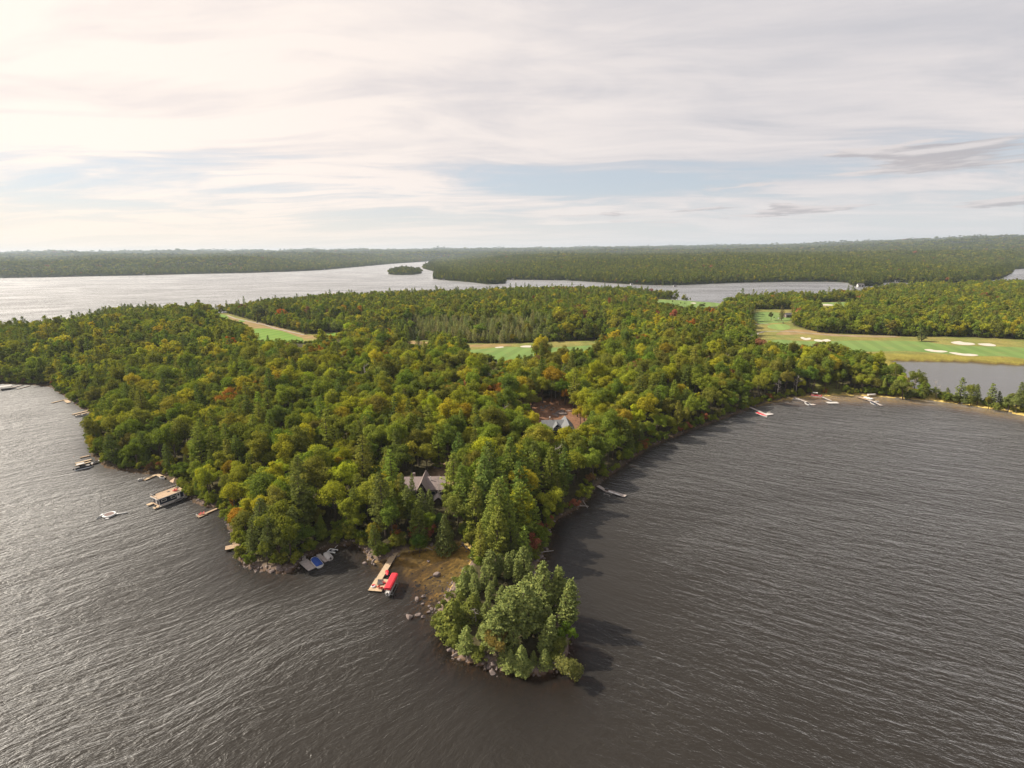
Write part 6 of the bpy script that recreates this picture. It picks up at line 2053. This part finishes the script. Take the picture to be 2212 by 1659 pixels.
# ---- right shore
kd, L_ = dock(zk, (640, 545), (1590, 830), 2.0, 'long grey dock on the right shore with two white boards', 'oldwood', 0.45)
dock(zk, (390, 380), (650, 545), 1.6, 'angled grey ramp from the right bank to the long dock', 'oldwood', 0.5)
for i, (a, b) in enumerate((((850, 610), (1090, 710)), ((1100, 700), (1360, 800)))):
    p, h, L2 = frame(zk, a, b, 0.6)
    bo = MB().loft([[(x_, -w_, 0.02), (x_, -w_ * 0.8, 0.12), (x_, w_ * 0.8, 0.12), (x_, w_, 0.02), (x_, 0, -0.02)] for x_, w_ in ((0, 0.04), (0.3, 0.25), (L2 * 0.5, 0.38), (L2 - 0.4, 0.28), (L2, 0.04))]).build('paddle_board', M['white'], None, (p[0], p[1], 0.5), (0, 0, h))
    tag(bo, ('inner', 'outer')[i] + ' white paddle board lying on the long grey dock', 'paddle board', 'white boards on the grey dock')
cb = thing('storage_bench', 'dark storage bench on the long grey dock', 'bench', at_z(zk, 775, 575, 0.47), -0.6)
MB().box((0, 0, 0.3), (1.3, 0.9, 0.6), bev=0.04).build('chest', M['darkwood'], cb)
MB().box((0, 0.0, 0.64), (1.36, 0.96, 0.06)).build('lid', M['dgrey'], cb)
rl = thing('boat_lift', 'empty pale lift frame in the dark water by the grey dock', 'boat lift', at_z(zk, 820, 780, 0.0), frame(zk, (690, 730), (940, 800), 0.5)[1])
for sx in (-1, 1):
    for sy in (-1, 1):
        MB().tube([(sx * 1.2, sy * 0.8, -1.5), (sx * 1.2, sy * 0.8, 0.5)], 0.05, 5).build('lift_post', M['offwhite'], rl)
for sy in (-1, 1):
    MB().tube([(-1.2, sy * 0.8, 0.5), (1.2, sy * 0.8, 0.5)], 0.05, 5).build('side_rail', M['offwhite'], rl)

dock(ze, (165, 395), (400, 500), 1.8, 'grey dock with the red and white speedboat', 'oldwood', 0.45)
dock(ze, (400, 510), (495, 495), 3.0, 'square end platform beside the red and white speedboat', 'offwhite', 0.47)
q = G(*ze(360, 520), 0.3)
p, h, L_ = frame(ze, (310, 505), (420, 545), 0.3)
motorboat((q[0], q[1], 0.0), h, 7.0, 2.4, 'white speedboat with a bright red cover on the right shore', 'white', 'red')
for i, (x, y) in enumerate(((440, 490), (460, 485))):
    chair(at_z(ze, x, y, 0.5), 2.0, 'offwhite', ('left', 'right')[i] + ' pale chair on the platform by the red speedboat', 'pale chairs by the red speedboat')
dock(ze, (745, 245), (985, 340), 1.7, 'long thin grey dock with a white bow boat at its end', 'oldwood', 0.5)
dock(ze, (1000, 375), (1090, 370), 2.6, 'end platform of the long thin grey dock', 'oldwood', 0.47)
q = G(*ze(985, 365), 0.3)
motorboat((q[0], q[1], 0.0), frame(ze, (950, 345), (1020, 390), 0.3)[1] + math.pi, 6.2, 2.5, 'white boat with a grey cockpit at the long thin dock', 'white', None, 'dgrey')
q = G(*ze(830, 313), 0.1)
motorboat((q[0], q[1], 0.0), -0.6, 4.0, 1.2, 'small white canoe drifting beside the long thin dock', 'white', None, 'offwhite', engine=False)
dock(ze, (1165, 255), (1320, 320), 1.6, 'short grey dock leading from the red pontoon boat', 'oldwood', 0.5)
dock(ze, (1255, 345), (1410, 345), 3.4, 'wide white platform at the end of the short grey dock', 'offwhite', 0.5)
q = G(*ze(1110, 250), 0.5)
pontoon_boat((q[0], q[1], 0), -0.6, 6.8, 2.6, 'red sided pontoon boat under a pale canopy by the lawn', 'offwhite', 'redpaint', 'offwhite')
dock(ze, (1700, 265), (1830, 305), 3.0, 'reddish wooden landing of the rightmost dock', 'tanwood', 0.55)
dock(ze, (1830, 305), (2010, 385), 2.2, 'rightmost grey dock with boats on both sides', 'oldwood', 0.5)
q = G(*ze(1895, 360), 0.3)
motorboat((q[0], q[1], 0), frame(ze, (1850, 335), (1950, 385), 0.3)[1] + math.pi, 6.4, 2.4, 'white boat with navy cover at the rightmost dock', 'white', 'navy')
q = G(*ze(1945, 340), 0.3)
motorboat((q[0], q[1], 0), 0.1, 3.2, 1.2, 'small pale boat on the far side of the rightmost dock', 'offwhite', None, 'offwhite', engine=False)
p, h, L_ = frame(ze, (1780, 270), (1880, 295), 0.3)
q = G(*ze(1830, 285), 0.5)
inf = thing('inflatable', 'heap of white inflatable floats beside the reddish landing', 'inflatable', (q[0], q[1], 0), h)
for k, (x_, y_, r_) in enumerate(((-1.8, 0.2, 0.8), (0, -0.2, 0.9), (1.5, 0.3, 0.75))):
    mb = MB(); torus(mb, (x_, y_, 0.5), r_, 0.42, n=14, seg=7); mb.build('float_ring', M['white'], inf, smooth_shade=True)
q = G(*ze(1880, 235), 1.2)
motorboat((q[0], q[1], 0.6), 0.0, 5.0, 1.7, 'pale boat pulled up on the bank right of the landing', 'offwhite', 'offwhite', engine=False)

# ------------------------------------------------------------------ cottages
def gable(mb, x0, x1, y0, y1, ze_, zr2, axis_='x', over=0.5, th=0.16):
    """two roof slabs; ridge along the axis"""
    if axis_ == 'x':
        ym = (y0 + y1) / 2
        mb.slab([(x0 - over, y0 - over, ze_ - 0.25), (x1 + over, y0 - over, ze_ - 0.25), (x1 + over, ym, zr2), (x0 - over, ym, zr2)], th)
        mb.slab([(x0 - over, ym, zr2), (x1 + over, ym, zr2), (x1 + over, y1 + over, ze_ - 0.25), (x0 - over, y1 + over, ze_ - 0.25)], th)
    else:
        xm = (x0 + x1) / 2
        mb.slab([(x0 - over, y0 - over, ze_ - 0.25), (xm, y0 - over, zr2), (xm, y1 + over, zr2), (x0 - over, y1 + over, ze_ - 0.25)], th)
        mb.slab([(xm, y0 - over, zr2), (x1 + over, y0 - over, ze_ - 0.25), (x1 + over, y1 + over, ze_ - 0.25), (xm, y1 + over, zr2)], th)
    return mb

def gable_wall(x0, x1, y0, y1, zb_, ze_, zr2, axis_='x'):
    mb = MB()
    if axis_ == 'x':
        prof = [(y0, zb_), (y1, zb_), (y1, ze_), ((y0 + y1) / 2, zr2 - 0.2), (y0, ze_)]
        mb.loft([[(x0, a, b) for a, b in prof], [(x1, a, b) for a, b in prof]])
    else:
        prof = [(x0, zb_), (x1, zb_), (x1, ze_), ((x0 + x1) / 2, zr2 - 0.2), (x0, ze_)]
        mb.loft([[(a, y0, b) for a, b in prof], [(a, y1, b) for a, b in prof]])
    return mb

def win(parent, c, s, face='y'):
    w_ = MB().box(c, (s[0], 0.05, s[1]) if face == 'y' else (0.05, s[0], s[1])).build('window', M['glass'], parent)
    mb = MB()
    off = -0.03
    for k in (-1, 1):
        if face == 'y':
            mb.box((c[0] + k * (s[0] / 2 + 0.05), c[1] + off, c[2]), (0.1, 0.06, s[1] + 0.2))
            mb.box((c[0], c[1] + off, c[2] + k * (s[1] / 2 + 0.05)), (s[0], 0.06, 0.1))
        else:
            mb.box((c[0] - off, c[1] + k * (s[0] / 2 + 0.05), c[2]), (0.06, 0.1, s[1] + 0.2))
            mb.box((c[0] - off, c[1], c[2] + k * (s[1] / 2 + 0.05)), (0.06, s[0], 0.1))
    mb.build('window_frame', M['oldwood'], w_)
    return w_

# lower cottage
g_ = ground_at(*zl(700, 930), 1.0)
pl_, pr2 = G(*zl(250, 620), g_[2] + 6.5), G(*zl(1390, 640), g_[2] + 6.0)
hx = math.atan2(pr2[1] - pl_[1], pr2[0] - pl_[0]) * 0.5
LW = float(np.hypot(*(pr2 - pl_)[:2]))
ct = thing('cottage', 'taupe roofed cottage with a steep front gable among the trees', 'house', (pl_[0], pl_[1] - 3.8, g_[2] - 0.5), hx)
gable_wall(0, LW, 0, 7.6, -1.5, 3.6, 6.6).build('wall', M['siding'], ct)
rf2 = gable(MB(), 0, LW, 0, 7.6, 3.6, 6.7).build('roof', M['taupe'], ct)
wx0, wx1 = LW * 0.36, LW * 0.60
gable_wall(wx0, wx1, -2.6, 7.0, -1.5, 3.7, 7.5, 'y').build('gable_wing', M['siding'], ct)
gable(MB(), wx0, wx1, -2.6, 7.0, 3.7, 7.7, 'y', 0.55).build('wing_roof', M['taupe'], ct)
MB().tube([(LW * 0.645, 2.6, 5.0), (LW * 0.645, 2.6, 7.2)], 0.14, 8).build('vent_pipe', M['white'], rf2)
MB().box((LW * 0.2, 5.0, 6.6), (0.9, 0.8, 2.0)).build('chimney', M['rock'], rf2)
for xx in (LW * 0.1, LW * 0.25, LW * 0.72, LW * 0.88):
    win(ct, (xx, -0.03, 1.9), (1.5, 1.3))
win(ct, ((wx0 + wx1) / 2, -2.63, 2.2), (2.0, 2.0))
win(ct, ((wx0 + wx1) / 2, -2.63, 5.2), (0.8, 0.8))
MB().box((LW * 0.30, -2.2, 0.4), (LW * 0.56, 3.9, 0.16)).build('veranda', M['oldwood'], ct)
q = ground_at(*zl(1190, 1230), 2.0)
sh = thing('shed', 'small pale grey roofed shed below the lower cottage', 'shed', (q[0], q[1], q[2] - 0.3), 0.15)
gable_wall(-1.3, 1.3, -1.6, 1.6, 0, 2.2, 3.1, 'y').build('wall', M['siding'], sh)
gable(MB(), -1.3, 1.3, -1.6, 1.6, 2.2, 3.2, 'y', 0.3, 0.1).build('roof', M['oldwood'], sh)
MB().box((0, -1.62, 1.0), (0.9, 0.05, 1.9)).build('door', M['darkwood'], sh)

# upper house
g_ = ground_at(*zu(1350, 940), 1.0)
a_, b_ = G(*zu(880, 745), g_[2] + 6.4), G(*zu(1540, 690), g_[2] + 6.8)
hx = math.atan2(b_[1] - a_[1], b_[0] - a_[0]) * 0.3
LW = float(np.hypot(*(b_ - a_)[:2]))
uh = thing('house', 'slate grey roofed house at the foot of the red clearing', 'house', (a_[0], a_[1] - 4.2, g_[2] - 0.6), hx)
gable_wall(0, LW, 0, 8.4, -1.5, 3.4, 6.6).build('wall', M['siding'], uh)
rf3 = gable(MB(), 0, LW, 0, 8.4, 3.4, 6.7).build('roof', M['shingle'], uh)
# right wing: ridge runs towards the viewer
gable_wall(LW * 0.72, LW * 0.72 + 6.6, -5.5, 7.6, -1.5, 3.4, 7.1, 'y').build('wing_wall', M['siding'], uh)
wr = gable(MB(), LW * 0.72, LW * 0.72 + 6.6, -5.5, 7.6, 3.4, 7.3, 'y', 0.6).build('wing_roof', M['shingle'], uh)
MB().box((LW * 0.72 + 3.3, 1.0, 7.28), (0.55, 14.0, 0.10)).build('ridge_cap', M['alu'], wr)
dmr = gable_wall(LW * 0.45, LW * 0.45 + 3.2, -1.2, 3.5, 2.5, 4.6, 6.3, 'y').build('dormer', M['navy'], uh)
gable(MB(), LW * 0.45, LW * 0.45 + 3.2, -1.2, 3.5, 4.6, 6.4, 'y', 0.35, 0.12).build('dormer_roof', M['shingle'], dmr)
for k, xx in enumerate((LW * 0.45 + 0.95, LW * 0.45 + 2.25)):
    win(uh, (xx, -1.24, 4.1), (0.8, 1.0))
for xx in (LW * 0.12, LW * 0.3):
    win(uh, (xx, -0.03, 1.8), (1.5, 1.3))
win(uh, (LW * 0.72 + 3.3, -5.53, 2.0), (2.6, 1.9))
MB().tube([(LW * 0.33, 4.6, 6.2), (LW * 0.33, 4.6, 7.8)], 0.17, 8).build('chimney_pipe', M['alu'], rf3)
mb = MB(); mb.tube([(LW * 0.33, 4.6, 7.8), (LW * 0.33, 4.6, 8.1)], 0.3, 8); mb.build('chimney_cap', M['white'], rf3)

# ------------------------------------------------------------------ small far things
rz_ = crop(1300, 750, 1000)
def far_house(x, y, s, label, wallm='white', roofm='dgrey', nm='boathouse', z=1.0, group='boathouses on the far shores'):
    q = G(x, y, z)
    r = thing(nm, label, 'boathouse' if nm == 'boathouse' else 'house', (q[0], q[1], 0.3), random.uniform(-.3, .3), group)
    gable_wall(-4 * s, 4 * s, -3 * s, 3 * s, 0, 3.0 * s, 5 * s).build('wall', M[wallm], r)
    gable(MB(), -4 * s, 4 * s, -3 * s, 3 * s, 3.0 * s, 5.1 * s).build('roof', M[roofm], r)
    for k in (-1, 1):
        MB().box((k * 1.8 * s, -3.02 * s, 1.5 * s), (2.0 * s, 0.1, 2.2 * s)).build('door', M['dgrey'], r)
    return r
fh = [(190, 277, 'left headland below the wood'), (290, 277, 'left headland, second from its end'), (670, 273, 'far bay near the small cape'), (810, 274, 'far bay right of the small cape'), (900, 273, 'far bay, palest of the row'),
      (965, 276, 'far bay middle'), (1045, 277, 'far bay right of the middle'), (1140, 278, 'far bay under the yellow trees'), (1340, 291, 'far bay where the shore bends'), (1490, 308, 'far shore left of the dark pines'),
      (1790, 320, 'shore below the dark pines'), (2060, 297, 'shore just left of the pale cottage')]
for x, y, lb in fh:
    far_house(*rz_(x, y), 0.9, 'small pale boathouse on the ' + lb)
far_house(*rz_(2118, 290), 2.0, 'pale cottage with gables on the far shore', 'offwhite', 'dgrey', 'cottage', 2.0, None)
for x, y, lb, s in ((1330, 290, 'white boathouse at the right strip of far water', 1.6), (1270, 288, 'smaller white boathouse beside the right strip of water', 1.2), (1543, 287, 'white domed boathouse among the right trees', 1.5), (1765, 278, 'long white building on the right far shore', 1.8), (1415, 291, 'tiny white boathouse by the right strip of water', 1.0), (1080, 322, 'white boat cover at the tip of the small right cape', 1.6), (2100, 196, 'tiny white house on the far right bay', 2.0)):
    far_house(*r3(x, y), s, lb)
for x, y, lb in ((312, 594, 'small pale house on the left far shore'), (380, 590, 'second small pale house on the left far shore'), (700, 583, 'tiny pale house on the far shore near the channel')):
    far_house(x, y, 1.5, lb)
q = G(*rg(1385, 345), GZ)
clb = far_house(*rg(1385, 348), 1.2, 'small stone clubhouse shelter beside the tall thin pine', 'rock', 'dgrey', 'clubhouse', GZ, None)
clb.location.z = GZ
def cart(f, x, y, label, mat):
    q = G(*f(x, y), GZ)
    r = thing('golf_cart', label, 'golf cart', (q[0], q[1], GZ + 0.12), random.uniform(0, 3))
    MB().box((0, 0, 0.55), (2.3, 1.2, 0.5), bev=0.1).build('body', M[mat], r)
    MB().box((0, 0, 1.9), (1.8, 1.25, 0.08)).build('roof', M[mat], r)
    for sx in (-1, 1):
        for sy in (-1, 1):
            MB().tube([(sx * 0.8, sy * 0.55, 0.8), (sx * 0.75, sy * 0.55, 1.9)], 0.03, 5).build('roof_post', M['black'], r)
            MB().tube([(sx * 0.8, sy * 0.5, 0.25), (sx * 0.8, sy * 0.65, 0.25)], 0.25, 10).build('wheel', M['black'], r)
    return r
cart(rg, 1345, 395, 'dark golf cart behind the round putting green', 'dgrey')
cart(rg, 1310, 362, 'pale golf cart near the tall thin pine', 'offwhite')
cart(rf, 870, 258, 'dark golf cart at the end of the left cart path', 'black')
q = G(*rz_(737, 85), 0)
tw_d = 6500.0
d_ = ray(*rz_(737, 85)); sc_ = tw_d / d_[1]
tw = thing('radio_mast', 'thin radio mast on the skyline above the channel', 'mast', (d_[0] * sc_, tw_d, float(height(d_[0] * sc_, tw_d)[0])))
MB().tube([(0, 0, 0), (0, 0, 150)], [1.6, 0.6], 5).build('mast', M['alu'], tw)
for k in range(3):
    MB().tube([(0, 0, 120), (40 * math.cos(k * 2.1), 40 * math.sin(k * 2.1), 0)], 0.3, 4).build('guy_wire', M['alu'], tw)
# ------------------------------------------------------------------ the air between here and the hills
hz = MB().box((0, 8600, 141.0), (36000, 19400, 302.0))
m, b, o = new_mat('haze')
pv = b.n('ShaderNodeVolumePrincipled')
pv.inputs['Color'].default_value = (0.74, 0.86, 1.0, 1)
pv.inputs['Density'].default_value = 5.0e-5
pv.inputs['Anisotropy'].default_value = 0.2
b.t.links.new(pv.outputs[0], o.inputs['Volume'])
tag(hz.build('haze', m), 'thin bluish haze lying over the far hills', kind='stuff')

# ------------------------------------------------------------------ like trees are told apart by their order from the left
ORD = ['leftmost', 'second', 'third', 'fourth', 'fifth', 'sixth', 'seventh', 'eighth', 'ninth', 'tenth', 'eleventh', 'twelfth', 'thirteenth', 'fourteenth', 'fifteenth', 'sixteenth', 'seventeenth', 'eighteenth', 'nineteenth', 'twentieth', '21st', '22nd', '23rd', '24th', '25th', '26th']
same = {}
for ob in S.objects:
    if ob.parent is None and 'group' in ob and 'label' in ob:
        same.setdefault(ob['label'], []).append(ob)
for lb, obs in same.items():
    if 2 <= len(obs) <= (12 if 'stone' in lb else 26):
        obs.sort(key=lambda q: float(proj(np.array(q.location))[0]))
        for i, ob in enumerate(obs):
            ob['label'] = lb + (', leftmost' if i == 0 else (', rightmost' if i == len(obs) - 1 else ', %s from the left' % ORD[i]))
